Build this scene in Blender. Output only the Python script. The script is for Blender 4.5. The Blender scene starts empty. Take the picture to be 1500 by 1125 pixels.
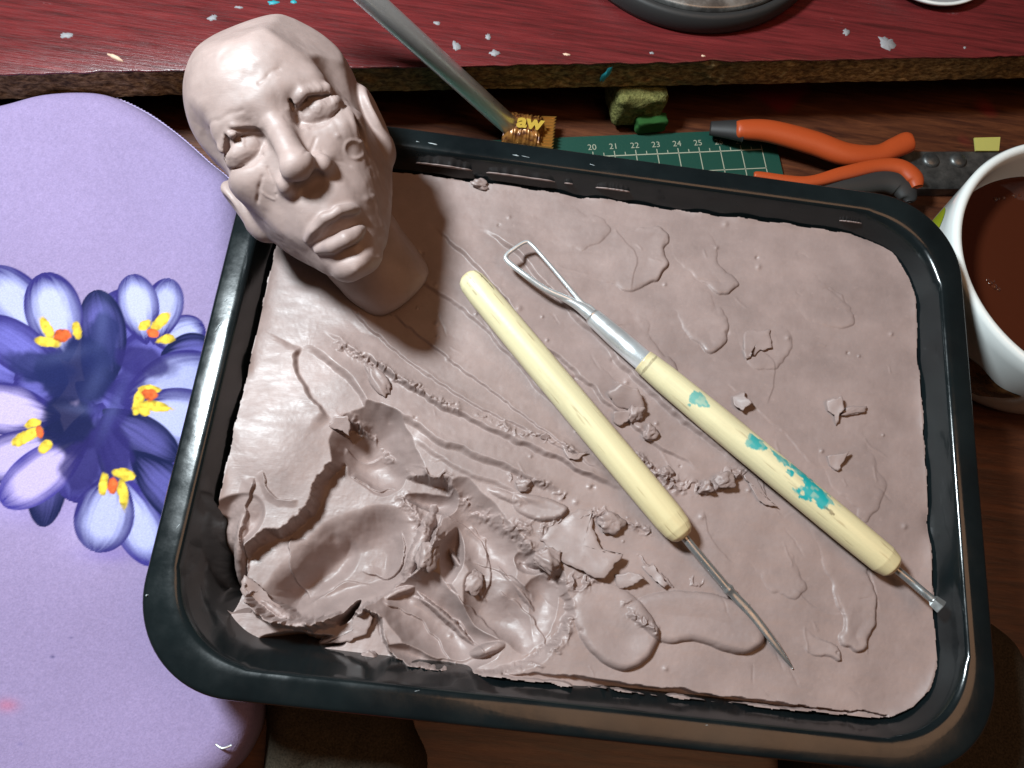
import bpy, math, random
import numpy as np
from math import radians, sin, cos, pi
from mathutils import Matrix, Vector

# ------------------------------------------------------------------ camera, world, lights, exposure
S = bpy.context.scene
COL = S.collection
IW, IH, FPX = 1500.0, 1125.0, 1150.0


def euler(a, b, c):
    ca, sa, cb, sb, cc, sc = cos(a), sin(a), cos(b), sin(b), cos(c), sin(c)
    rx = np.array([[1, 0, 0], [0, ca, -sa], [0, sa, ca]])
    ry = np.array([[cb, 0, sb], [0, 1, 0], [-sb, 0, cb]])
    rz = np.array([[cc, -sc, 0], [sc, cc, 0], [0, 0, 1]])
    return rz @ ry @ rx


RM = euler(radians(18.03), radians(-4.40), radians(6.07))
OC = np.array([-.03876, -.07573, .28497])
cam_d = bpy.data.cameras.new('camera')
cam_d.sensor_fit = 'HORIZONTAL'
cam_d.sensor_width = 36
cam_d.lens = 36 * FPX / IW
cam_d.clip_start = .01
cam_d.clip_end = 50
cam = bpy.data.objects.new('camera', cam_d)
COL.objects.link(cam)
cam.matrix_world = Matrix([list(RM[i]) + [OC[i]] for i in range(3)] + [[0, 0, 0, 1]])
S.camera = cam

w = bpy.data.worlds.new('World')
S.world = w
w.use_nodes = True
w.node_tree.nodes['Background'].inputs[0].default_value = (1.0, .78, .60, 1)
w.node_tree.nodes['Background'].inputs[1].default_value = .04


def area(name, loc, tgt, size, power, col):
    d = bpy.data.lights.new(name, 'AREA')
    d.shape = 'DISK'
    d.size = size
    d.energy = power
    d.color = col
    o = bpy.data.objects.new(name, d)
    COL.objects.link(o)
    o.location = loc
    o.rotation_euler = (Vector(tgt) - Vector(loc)).to_track_quat('-Z', 'Y').to_euler()
    return o


area('desk_lamp_light', (-.30, .115, .47), (0, 0, .03), .085, 6.1, (.84, .95, 1.0))
area('room_lamp_light', (.40, -.10, 1.25), (0.05, 0, .03), .90, 4.0, (1.0, .55, .30))
S.view_settings.view_transform = 'Standard'
S.view_settings.look = 'None'
S.view_settings.exposure = 0
S.view_settings.gamma = 1
S.cycles.max_bounces = 8


def P(x, y, z):
    """photo pixel -> point on the horizontal plane at height z"""
    d = RM @ np.array([x - IW / 2, -(y - IH / 2), -FPX])
    return OC + (z - OC[2]) / d[2] * d


def Qv(p):
    c = (np.asarray(p) - OC) @ RM
    return IW / 2 + FPX * c[..., 0] / -c[..., 2], IH / 2 - FPX * c[..., 1] / -c[..., 2]


# heights of the place (metres)
ZR = .040      # tray rim
ZC = .031      # clay surface
ZT = .000      # underside of the tray
ZD = -.026     # lower desk
ZB = .015      # top of the red board
BT = .0165     # board thickness
HX, HY = .130, .0988   # half size of the tray, outer edge

# ------------------------------------------------------------------ helpers
def vrand(ix, iy, iz, seed):
    n = (ix * 374761393 + iy * 668265263 + iz * 1274126177 + seed * 974634777).astype(np.uint32)
    n = (n ^ (n >> np.uint32(13))) * np.uint32(1274126177)
    n = n ^ (n >> np.uint32(16))
    n = n * np.uint32(2246822519)
    n = n ^ (n >> np.uint32(15))
    return n.astype(np.float64) / 4294967295.0 * 2 - 1


def noise3(p, seed=0):
    p = np.asarray(p, dtype=np.float64)
    i = np.floor(p).astype(np.int64)
    f = p - i
    f = f * f * f * (f * (f * 6 - 15) + 10)
    r = 0
    for dx in (0, 1):
        wx = f[..., 0] if dx else 1 - f[..., 0]
        for dy in (0, 1):
            wy = f[..., 1] if dy else 1 - f[..., 1]
            for dz in (0, 1):
                wz = f[..., 2] if dz else 1 - f[..., 2]
                r = r + wx * wy * wz * vrand(i[..., 0] + dx, i[..., 1] + dy, i[..., 2] + dz, seed)
    return r


def noise2(x, y, sc, seed=0):
    x = np.asarray(x, float) / sc + 91.7
    y = np.asarray(y, float) / sc + 37.3
    ix = np.floor(x).astype(np.int64)
    iy = np.floor(y).astype(np.int64)
    fx = x - ix
    fy = y - iy
    fx = fx ** 3 * (fx * (fx * 6 - 15) + 10)
    fy = fy ** 3 * (fy * (fy * 6 - 15) + 10)
    z = np.zeros_like(ix)
    a = vrand(ix, iy, z, seed)
    b = vrand(ix + 1, iy, z, seed)
    c = vrand(ix, iy + 1, z, seed)
    d = vrand(ix + 1, iy + 1, z, seed)
    return (a * (1 - fx) + b * fx) * (1 - fy) + (c * (1 - fx) + d * fx) * fy


def fbm2(x, y, sc, seed=0, oct=3):
    r = 0
    a = 1.0
    for k in range(oct):
        r = r + a * noise2(x, y, sc / 2 ** k, seed + k * 7)
        a *= .5
    return r


def fbm3(p, sc, seed=0, oct=3):
    r = 0
    a = 1.0
    for k in range(oct):
        r = r + a * noise3(p / (sc / 2 ** k) + 13.1, seed + k * 7)
        a *= .5
    return r


def sst(a, b, x):
    t = np.clip((x - a) / (b - a), 0, 1)
    return t * t * (3 - 2 * t)


def mesh(name, v, f, mat, parent=None, smooth=True):
    m = bpy.data.meshes.new(name)
    v = np.asarray(v, dtype=np.float32).reshape(-1, 3)
    if isinstance(f, np.ndarray):
        n, k = f.shape
        m.vertices.add(len(v))
        m.vertices.foreach_set('co', v.ravel())
        m.loops.add(n * k)
        m.loops.foreach_set('vertex_index', f.astype(np.int32).ravel())
        m.polygons.add(n)
        m.polygons.foreach_set('loop_start', (np.arange(n) * k).astype(np.int32))
        m.polygons.foreach_set('loop_total', np.full(n, k, np.int32))
        m.update(calc_edges=True)
    else:
        m.from_pydata([tuple(map(float, q)) for q in v], [], [tuple(int(i) for i in q) for q in f])
        m.update()
    m.validate()
    if smooth:
        m.polygons.foreach_set('use_smooth', np.ones(len(m.polygons), bool))
    if mat:
        m.materials.append(mat)
    o = bpy.data.objects.new(name, m)
    COL.objects.link(o)
    if parent:
        o.parent = parent
        o.matrix_parent_inverse = parent.matrix_world.inverted()
    return o


def sharp(o, deg=35):
    m = o.data
    import bmesh
    b = bmesh.new()
    b.from_mesh(m)
    for e in b.edges:
        if len(e.link_faces) == 2 and e.calc_face_angle(0) > radians(deg):
            e.smooth = False
    b.to_mesh(m)
    b.free()
    return o


def recalc(o):
    import bmesh
    b = bmesh.new()
    b.from_mesh(o.data)
    bmesh.ops.recalc_face_normals(b, faces=b.faces)
    b.to_mesh(o.data)
    b.free()
    return o


def colour_attr(o, rgb):
    a = o.data.color_attributes.new('print', 'FLOAT_COLOR', 'POINT')
    c = np.ones((len(o.data.vertices), 4), np.float32)
    c[:, :3] = rgb
    a.data.foreach_set('color', c.ravel())


def empty(name, loc, label=None, cat=None, group=None):
    o = bpy.data.objects.new(name, None)
    COL.objects.link(o)
    o.empty_display_size = .01
    o.location = [float(q) for q in loc]
    bpy.context.view_layer.update()
    tag(o, label, cat, group)
    return o


def tag(o, label=None, cat=None, group=None, kind=None):
    if label:
        o['label'] = label
    if cat:
        o['category'] = cat
    if group:
        o['group'] = group
    if kind:
        o['kind'] = kind
    return o


def grid_faces(nu, nv, wrap=False):
    """faces of a (nu x nv) vertex grid, index = i*nv + j; wrap closes j"""
    i = np.arange(nu - 1)[:, None]
    j = np.arange(nv if wrap else nv - 1)[None, :]
    j2 = (j + 1) % nv
    return np.stack([i * nv + j, (i + 1) * nv + j, (i + 1) * nv + j2, i * nv + j2], -1).reshape(-1, 4)


def tube(pts, rad, n=16, cap=True, flat=1.0, up=(0, 0, 1)):
    """tube swept along pts with radius per point; flat squashes it along 'up'"""
    pts = np.asarray(pts, float)
    rad = np.broadcast_to(np.asarray(rad, float), (len(pts),))
    flat = np.broadcast_to(np.asarray(flat, float), (len(pts),))
    t = np.gradient(pts, axis=0)
    t /= np.linalg.norm(t, axis=1)[:, None]
    up = np.asarray(up, float)
    V = []
    for p, d, r, fl in zip(pts, t, rad, flat):
        s = np.cross(d, up)
        if np.linalg.norm(s) < 1e-5:
            s = np.cross(d, (1, 0, 0.1))
        s /= np.linalg.norm(s)
        u = np.cross(s, d)
        a = np.arange(n) * 2 * pi / n
        V.append(p + r * (np.cos(a)[:, None] * s + fl * np.sin(a)[:, None] * u))
    V = np.concatenate(V)
    F = [tuple(q) for q in grid_faces(len(pts), n, True)]
    if cap:
        F.append(tuple(range(n - 1, -1, -1)))
        b = (len(pts) - 1) * n
        F.append(tuple(b + k for k in range(n)))
    F = [tuple(reversed(q)) for q in F]
    return V, F


def spline(pts, n=24):
    """Catmull-Rom through pts"""
    p = np.asarray(pts, float)
    p = np.vstack([2 * p[0] - p[1], p, 2 * p[-1] - p[-2]])
    out = []
    for i in range(1, len(p) - 2):
        t = np.linspace(0, 1, n, endpoint=False)[:, None]
        a, b, c, d = p[i - 1], p[i], p[i + 1], p[i + 2]
        out.append(.5 * (2 * b + (c - a) * t + (2 * a - 5 * b + 4 * c - d) * t ** 2 + (3 * b - a - 3 * c + d) * t ** 3))
    out.append(p[-2][None])
    return np.concatenate(out)


def lathe(prof, n=64, centre=(0, 0)):
    """prof: (r, z) list, axis z"""
    prof = np.asarray(prof, float)
    a = np.arange(n) * 2 * pi / n
    V = np.stack([centre[0] + prof[:, :1] * np.cos(a), centre[1] + prof[:, :1] * np.sin(a), np.repeat(prof[:, 1:], n, 1)], -1).reshape(-1, 3)
    return V, grid_faces(len(prof), n, True)[:, ::-1]


def box(c, half, rot=0., bev=.0008):
    """bevelled box, rot about z"""
    import bmesh
    b = bmesh.new()
    bmesh.ops.create_cube(b, size=2)
    for v in b.verts:
        v.co = Vector((v.co.x * half[0], v.co.y * half[1], v.co.z * half[2]))
    if bev:
        bmesh.ops.bevel(b, geom=list(b.edges), offset=bev, segments=2, affect='EDGES', profile=.5)
    cr, sr = cos(rot), sin(rot)
    V = [(c[0] + v.co.x * cr - v.co.y * sr, c[1] + v.co.x * sr + v.co.y * cr, c[2] + v.co.z) for v in b.verts]
    b.verts.index_update()
    F = [tuple(v.index for v in f.verts) for f in b.faces]
    b.free()
    return V, F


# ------------------------------------------------------------------ materials
def mat(name, col, rough=.5, metal=0., spec=.5, coat=0.):
    m = bpy.data.materials.new(name)
    m.use_nodes = True
    b = m.node_tree.nodes['Principled BSDF']
    b.inputs['Base Color'].default_value = (*col, 1)
    b.inputs['Roughness'].default_value = rough
    b.inputs['Metallic'].default_value = metal
    b.inputs['Specular IOR Level'].default_value = spec
    b.inputs['Coat Weight'].default_value = coat
    return m


class N:
    """small node helper"""
    def __init__(s, m):
        s.t = m.node_tree
        s.b = s.t.nodes['Principled BSDF']

    def new(s, typ, **kw):
        n = s.t.nodes.new(typ)
        for k, v in kw.items():
            setattr(n, k, v)
        return n

    def link(s, a, b):
        s.t.links.new(a, b)

    def coords(s, scale=(1, 1, 1), rot=(0, 0, 0), loc=(0, 0, 0)):
        tc = s.new('ShaderNodeTexCoord')
        mp = s.new('ShaderNodeMapping')
        mp.inputs['Scale'].default_value = scale
        mp.inputs['Rotation'].default_value = rot
        mp.inputs['Location'].default_value = loc
        s.link(tc.outputs['Object'], mp.inputs['Vector'])
        return mp.outputs[0]

    def noise(s, vec, scale, detail=4, rough=.55, dist=0.):
        n = s.new('ShaderNodeTexNoise')
        n.inputs['Scale'].default_value = scale
        n.inputs['Detail'].default_value = detail
        n.inputs['Roughness'].default_value = rough
        n.inputs['Distortion'].default_value = dist
        s.link(vec, n.inputs['Vector'])
        return n.outputs['Fac']

    def ramp(s, fac, stops, interp='LINEAR'):
        r = s.new('ShaderNodeValToRGB')
        r.color_ramp.interpolation = interp
        e = r.color_ramp.elements
        while len(e) < len(stops):
            e.new(.5)
        for k, (p, c) in enumerate(stops):
            e[k].position = p
            e[k].color = (*c, 1) if not isinstance(c, (int, float)) else (c, c, c, 1)
        s.link(fac, r.inputs[0])
        return r.outputs[0]

    def mix(s, fac, a, b, mode='MIX'):
        m = s.new('ShaderNodeMix', data_type='RGBA', blend_type=mode)
        for sock, v in ((m.inputs[0], fac), (m.inputs[6], a), (m.inputs[7], b)):
            if isinstance(v, (int, float)):
                sock.default_value = v
            elif isinstance(v, tuple):
                sock.default_value = (*v, 1)
            else:
                s.link(v, sock)
        return m.outputs[2]

    def math(s, op, a, b=0.):
        m = s.new('ShaderNodeMath', operation=op)
        for sock, v in ((m.inputs[0], a), (m.inputs[1], b)):
            if isinstance(v, (int, float)):
                sock.default_value = v
            else:
                s.link(v, sock)
        return m.outputs[0]

    def bump(s, h, strength, dist):
        b = s.new('ShaderNodeBump')
        b.inputs['Strength'].default_value = strength
        b.inputs['Distance'].default_value = dist
        s.link(h, b.inputs['Height'])
        s.link(b.outputs[0], s.b.inputs['Normal'])
        return b

    def set(s, sock, v):
        s.link(v, s.b.inputs[sock])


def clay_material(name, base, rough):
    m = mat(name, base, rough, spec=.5)
    n = N(m)
    v = n.coords()
    big = n.noise(v, 55, 5, .6)
    fine = n.noise(v, 900, 3, .6)
    c1 = tuple(q * .80 for q in base)
    c2 = tuple(min(1, q * 1.12) for q in base)
    col = n.ramp(big, [(.30, c1), (.70, c2)])
    patchy = n.noise(n.coords((1, 2.2, 1), (0, 0, radians(-42)), (.3, .1, 0)), 24, 5, .65, .4)
    col = n.mix(n.ramp(patchy, [(.44, 0.), (.66, .22)]), col, tuple(q * .70 for q in base))
    speck = n.noise(v, 420, 2, .5)
    col = n.mix(n.ramp(speck, [(.66, 0.), (.76, .16)]), col, tuple(q * 1.5 for q in base))
    n.set('Base Color', col)
    sm = n.noise(n.coords((1, 3.2, 1), (0, 0, radians(-42))), 120, 4, .6)
    n.set('Roughness', n.ramp(sm, [(.3, rough - .10), (.7, rough + .14)]))
    mid = n.noise(v, 260, 3, .55)
    str_ = n.noise(n.coords((1, 9, 1), (0, 0, radians(-42))), 260, 3, .6)
    hh = n.math('ADD', n.math('MULTIPLY', fine, .22), n.math('ADD', n.math('MULTIPLY', mid, .7), n.math('MULTIPLY', str_, .45)))
    n.bump(hh, .20, .0004)
    return m


M = {}
M['clay'] = clay_material('clay', (.275, .202, .186), .47)
M['clay_head'] = clay_material('head_clay', (.318, .234, .213), .51)

m = M['enamel'] = mat('black_enamel', (.010, .014, .016), .22, spec=.5, coat=.25)
n = N(m)
v = n.coords()
n.set('Roughness', n.ramp(n.noise(v, 70, 5, .65), [(.35, .13), (.75, .30)]))
n.set('Base Color', n.ramp(n.noise(v, 40, 4, .6), [(.3, (.003, .005, .006)), (.8, (.008, .012, .013))]))
n.bump(n.noise(v, 420, 2, .5), .08, .0003)

m = M['chrome'] = mat('steel', (.70, .72, .73), .3, .7)
n = N(m)
n.set('Roughness', n.ramp(n.noise(n.coords(), 300, 4, .6), [(.3, .26), (.8, .42)]))
m = M['dull_steel'] = mat('dull_steel', (.34, .35, .35), .32, .75)
n = N(m)
n.set('Roughness', n.ramp(n.noise(n.coords(), 500, 4, .6), [(.3, .22), (.8, .5)]))


def wood_handle():
    m = mat('pale_wood', (.62, .50, .26), .42, spec=.4, coat=.15)
    n = N(m)
    a = n.new('ShaderNodeAttribute', attribute_name='print')
    n.set('Base Color', a.outputs['Color'])
    v = n.coords((1, 1, 1))
    n.bump(n.noise(v, 700, 3, .6), .12, .0003)
    return m


M['handle'] = wood_handle()

m = M['laminate'] = mat('red_laminate', (.10, .012, .014), .30, spec=.5)
n = N(m)
g = n.noise(n.coords((3, 60, 3), (0, 0, radians(-11))), 9, 6, .7, .2)
g2 = n.noise(n.coords((14, 160, 8), (0, 0, radians(-11))), 8, 4, .7)
col = n.ramp(g, [(.30, (.045, .008, .008)), (.52, (.115, .014, .015)), (.75, (.175, .024, .024))])
col = n.mix(n.ramp(g2, [(.56, 0.), (.72, .55)]), col, (.035, .010, .011))
sc = n.noise(n.coords((1, 2.2, 1), (0, 0, radians(-11))), 38, 6, .75)
col = n.mix(n.ramp(sc, [(.66, 0.), (.82, .40)]), col, (.38, .30, .31))
n.set('Base Color', col)
n.set('Roughness', n.ramp(g2, [(.3, .22), (.75, .42)]))
n.bump(g2, .25, .0006)

m = M['chipboard'] = mat('raw_chipboard', (.26, .17, .07), .8, spec=.2)
n = N(m)
c1 = n.noise(n.coords((1, 1, 2.2)), 330, 5, .7)
c2 = n.noise(n.coords((1, 1, 2.0), (0, 0, 0), (3, 1, 2)), 120, 4, .6)
big = n.noise(n.coords((1, 1, 1)), 11, 3, .5)
col = n.ramp(c1, [(.30, (.03, .02, .010)), (.45, (.22, .13, .05)), (.58, (.48, .32, .13)), (.74, (.72, .56, .30))])
col = n.mix(n.ramp(c2, [(.36, .5), (.52, 0.)]), col, (.028, .020, .012))
col = n.mix(n.ramp(big, [(.40, .45), (.60, 0.)]), col, (.05, .04, .02))
n.set('Base Color', col)
n.bump(c1, .6, .001)

m = M['desk_wood'] = mat('desk_wood', (.13, .05, .025), .38, spec=.45)
n = N(m)
g = n.noise(n.coords((4, 40, 3), (0, 0, radians(-7))), 9, 6, .7, .4)
col = n.ramp(g, [(.30, (.028, .009, .006)), (.5, (.075, .024, .011)), (.72, (.14, .047, .019))])
red = n.noise(n.coords(), 16, 2, .5)
col = n.mix(n.ramp(red, [(.60, 0.), (.64, .75)]), col, (.17, .012, .014))
n.set('Base Color', col)
n.bump(g, .3, .0006)

m = M['sleeve'] = mat('printed_fabric', (.3, .25, .5), .9, spec=.08)
n = N(m)
a = n.new('ShaderNodeAttribute', attribute_name='print')
v = n.coords()
weave = n.noise(v, 1500, 2, .6)
n.set('Base Color', n.mix(n.ramp(weave, [(.3, .35), (.7, 0.)]), a.outputs['Color'], (.55, .55, .62), 'MULTIPLY'))
n.b.inputs['Sheen Weight'].default_value = .03
n.bump(weave, .35, .0004)
M['seam'] = mat('sleeve_seam', (.40, .33, .54), .8, spec=.15)
n = N(M['seam'])
n.bump(n.noise(n.coords(), 1800, 2, .5), .6, .0006)

m = M['cloth'] = mat('brown_cloth', (.035, .026, .018), .9, spec=.15)
n = N(m)
wv = n.noise(n.coords(), 1400, 2, .6)
n.set('Base Color', n.ramp(wv, [(.3, (.022, .017, .011)), (.7, (.055, .042, .029))]))
n.bump(wv, .5, .0006)

M['ceramic'] = mat('white_ceramic', (.72, .74, .72), .12, spec=.5, coat=.4)
m = M['tea'] = mat('tea', (.052, .012, .005), .03, spec=.5)
m = M['cup_brown'] = mat('cup_print_brown', (.10, .045, .018), .2, spec=.5)
n = N(m)
n.set('Base Color', n.ramp(n.noise(n.coords(), 160, 3), [(.4, (.020, .009, .005)), (.65, (.22, .10, .035))]))
M['cup_green'] = mat('cup_print_green', (.35, .40, .02), .2, spec=.5)
M['orange'] = mat('orange_grip', (.36, .055, .012), .45, spec=.4)
M['rubber'] = mat('black_rubber', (.022, .021, .021), .55, spec=.4)
m = M['gunmetal'] = mat('grey_steel', (.11, .115, .118), .42, .8)
n = N(m)
n.set('Base Color', n.ramp(n.noise(n.coords(), 130, 5, .65), [(.3, (.05, .052, .052)), (.7, (.19, .19, .185))]))
m = M['mat'] = mat('green_vinyl', (.007, .046, .032), .5, spec=.35)
n = N(m)
n.bump(n.noise(n.coords(), 900, 2), .2, .0003)
M['mat_line'] = mat('mat_print', (.27, .28, .21), .6)
m = M['wrapper'] = mat('foil_wrapper', (.16, .06, .02), .3, .3)
n = N(m)
n.set('Base Color', n.ramp(n.noise(n.coords((1, 3, 1)), 190, 3, .6), [(.40, (.06, .015, .008)), (.62, (.30, .13, .03))]))
M['wrapper_gold'] = mat('gold_foil', (.50, .27, .07), .3, .7)
M['wrapper_text'] = mat('wrapper_print', (.40, .26, .03), .5)
m = M['sponge'] = mat('yellow_sponge', (.24, .24, .08), .9, spec=.1)
n = N(m)
sp = n.noise(n.coords(), 420, 4, .7)
n.set('Base Color', n.ramp(sp, [(.35, (.07, .07, .022)), (.65, (.20, .19, .065))]))
n.bump(sp, .9, .002)
M['scourer'] = mat('green_scourer', (.02, .07, .018), .95, spec=.1)
M['tape'] = mat('yellow_tape', (.42, .40, .10), .6)
m = M['disc_metal'] = mat('worn_metal', (.30, .30, .29), .38, .85)
n = N(m)
n.set('Roughness', n.ramp(n.noise(n.coords(), 120, 5, .7), [(.3, .25), (.75, .6)]))
n.set('Base Color', n.ramp(n.noise(n.coords(), 60, 5, .7), [(.35, (.15, .15, .15)), (.7, (.40, .41, .40))]))
M['paint_grey'] = mat('grey_paint', (.24, .235, .245), .6)
M['paint_teal'] = mat('teal_paint', (.02, .27, .32), .5)
M['wood_chip'] = mat('wood_sliver', (.62, .42, .30), .7)
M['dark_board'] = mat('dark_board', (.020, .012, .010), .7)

# ------------------------------------------------------------------ the setting: lower desk
V, F = box((.0, .10, ZD - .009), (.75, .45, .009), 0, .001)
tag(mesh('desk', V, F, M['desk_wood'], smooth=False), kind='structure')

# ------------------------------------------------------------------ red board above the lower desk
A0 = P(0, 108, ZB)
A1 = P(1500, 82, ZB)
bd = (A1 - A0) / np.linalg.norm(A1 - A0)         # along the front edge
bn = np.array([-bd[1], bd[0], 0])                # away from the viewer
BANG = math.atan2(bd[1], bd[0])
Bmid = (A0 + A1) / 2
board = empty('red_board', Bmid + bn * .15 + [0, 0, -BT],
              'red woodgrain board with a raw crumbling chipboard edge, raised behind the tray', 'desk top')
L0, L1 = -.55, .50
nu, nv = 1100, 22
us = np.linspace(L0, L1, nu)
vs = np.linspace(0, 1, nv)
UU, VV = np.meshgrid(us, vs, indexing='ij')
dep = .0007 * fbm2(UU * 1000, VV * 16, 7, 3, 4) + .0004 * fbm2(UU * 1000, VV * 16, 2.2, 9, 2)
dep = dep * (.35 + .65 * np.sin(np.clip(VV, .02, .98) * pi) ** .5) + .0012
zz = ZB - .0006 - (BT - .0006) * VV
pts = Bmid + UU[..., None] * bd + dep[..., None] * bn
pts[..., 2] = zz
mesh('chipboard_edge', pts.reshape(-1, 3), grid_faces(nu, nv)[:, ::-1], M['chipboard'], board)
# laminate with a slightly chipped front lip
nu = 700
us = np.linspace(L0, L1, nu)
lip = .0004 * fbm2(us * 1000, us * 0, 6, 5, 3) + .0009 * np.clip(noise2(us * 1000, us * 0, 13, 8) - .45, 0, 1) * 2
rows = []
for k, (dy, z) in enumerate([(.004, ZB - .0007), (0, ZB - .0007), (0, ZB - .0001), (.0004, ZB), (.02, ZB), (.3, ZB)]):
    q = Bmid + us[:, None] * bd + (dy + (lip if k < 4 else lip * 0))[:, None] * bn
    q[:, 2] = z
    rows.append(q)
V = np.stack(rows, 1).reshape(-1, 3)
mesh('laminate_top', V, grid_faces(nu, 6)[:, ::-1], M['laminate'], board, smooth=False)
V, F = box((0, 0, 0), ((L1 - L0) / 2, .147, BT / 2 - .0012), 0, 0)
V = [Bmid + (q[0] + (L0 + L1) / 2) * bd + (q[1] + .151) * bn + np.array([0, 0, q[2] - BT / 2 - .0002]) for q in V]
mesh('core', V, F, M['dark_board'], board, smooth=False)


def blot(cx, cy, rx, ry, ang, z, seed, material, parent, name, thick=.00025, n=26, rag=.35):
    c = P(cx, cy, z)
    sc = np.linalg.norm(P(cx + 1, cy, z) - c)
    a = np.arange(n) * 2 * pi / n
    rr = 1 + rag * noise2(np.cos(a) * 3, np.sin(a) * 3, 1.0, seed) + rag * .6 * noise2(np.cos(a) * 7, np.sin(a) * 7, 1.0, seed + 3)
    x = rx * rr * np.cos(a)
    y = ry * rr * np.sin(a)
    ca, sa = cos(ang), sin(ang)
    px = (x * ca - y * sa) * sc
    py = (x * sa + y * ca) * sc
    V = [c + (px[k], py[k], -.0003) for k in range(n)] + [c + (px[k] * .93, py[k] * .93, thick) for k in range(n)] + [c + (0, 0, thick * 1.3)]
    F = [(k, (k + 1) % n, n + (k + 1) % n, n + k) for k in range(n)] + [(n + k, n + (k + 1) % n, 2 * n) for k in range(n)]
    return mesh(name, V, F, material, parent)


for i, (x, y, rx, ry, a, mt) in enumerate([
        (98, 52, 9, 5, .2, 'paint_grey'), (312, 26, 7, 5, .6, 'paint_grey'), (668, 68, 6, 8, .3, 'paint_grey'),
        (725, 78, 8, 5, .1, 'paint_grey'), (715, 54, 4, 5, 0, 'paint_grey'), (1299, 63, 11, 12, .4, 'paint_grey'),
        (1240, 48, 5, 6, 0, 'paint_grey'), (400, 4, 8, 4, .2, 'paint_teal'), (430, 3, 5, 3, 0, 'paint_teal'),
        (350, 11, 6, 2, .1, 'paint_grey'), (1413, 70, 2, 2, 0, 'paint_grey'), (955, 78, 3, 2, 0, 'paint_grey'),
        (640, 34, 5, 3, 0, 'paint_grey'), (830, 80, 5, 2, 0, 'wood_chip'), (1030, 82, 3, 1.6, 0, 'wood_chip')]):
    blot(x, y, rx, ry, a, ZB, 20 + i, M[mt], board, 'paint_spot')
# a smear of teal paint on the raw edge
c0 = P(887, 104, ZB - .007)
tq = Bmid + np.dot(c0 - Bmid, bd) * bd
V = []
for k in range(20):
    a = k * 2 * pi / 20
    rr = 1 + .4 * noise2(cos(a) * 3, sin(a) * 3, 1., 77)
    V.append(tq + bd * (.0016 * rr * cos(a) + .0012 * sin(a)) + np.array([0, 0, -.007 + .0045 * rr * sin(a)]) - bn * .0002)
V.append(tq + np.array([0, 0, -.007]) - bn * .0009)
F = [(k, (k + 1) % 20, 20) for k in range(20)]
recalc(mesh('paint_spot', V, F, M['paint_teal'], board))
chip = blot(170, 85, 13, 2.6, -.35, ZB + .0003, 61, M['wood_chip'], None, 'wood_sliver', .0007, 18, .2)
tag(chip, 'tiny pale wood sliver lying on the red board', 'sliver')

# panel that closes the space under the board
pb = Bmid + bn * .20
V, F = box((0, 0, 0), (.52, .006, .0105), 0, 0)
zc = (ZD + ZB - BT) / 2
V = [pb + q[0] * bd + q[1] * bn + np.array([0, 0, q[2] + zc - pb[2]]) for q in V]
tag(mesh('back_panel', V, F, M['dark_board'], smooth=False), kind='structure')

# ------------------------------------------------------------------ purple printed sleeve
ZS = .006
SP = [(-160, 175), (-60, 152), (0, 139), (50, 126), (100, 121), (150, 125), (200, 146), (240, 172), (270, 196), (300, 223), (330, 248),
      (344, 275), (350, 330), (352, 420), (354, 520), (357, 650), (361, 780), (365, 920), (366, 1000), (362, 1060), (345, 1105), (318, 1140), (270, 1165), (150, 1180), (-160, 1195)]
outline = np.array([P(x, y, ZS)[:2] for x, y in spline(np.array(SP, float), 8)])


def poly_sd(px, py, poly):
    """signed distance to polygon (negative inside)"""
    n = len(poly)
    d = np.full(px.shape, 1e9)
    ins = np.zeros(px.shape, bool)
    for i in range(n):
        a = poly[i]
        b = poly[(i + 1) % n]
        e = b - a
        L = max(1e-12, e @ e)
        t = np.clip(((px - a[0]) * e[0] + (py - a[1]) * e[1]) / L, 0, 1)
        d = np.minimum(d, (px - a[0] - t * e[0]) ** 2 + (py - a[1] - t * e[1]) ** 2)
        c = (a[1] > py) != (b[1] > py)
        if a[1] != b[1]:
            ins ^= c & (px < (b[0] - a[0]) * (py - a[1]) / (b[1] - a[1]) + a[0])
    d = np.sqrt(d)
    return np.where(ins, -d, d)


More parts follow.
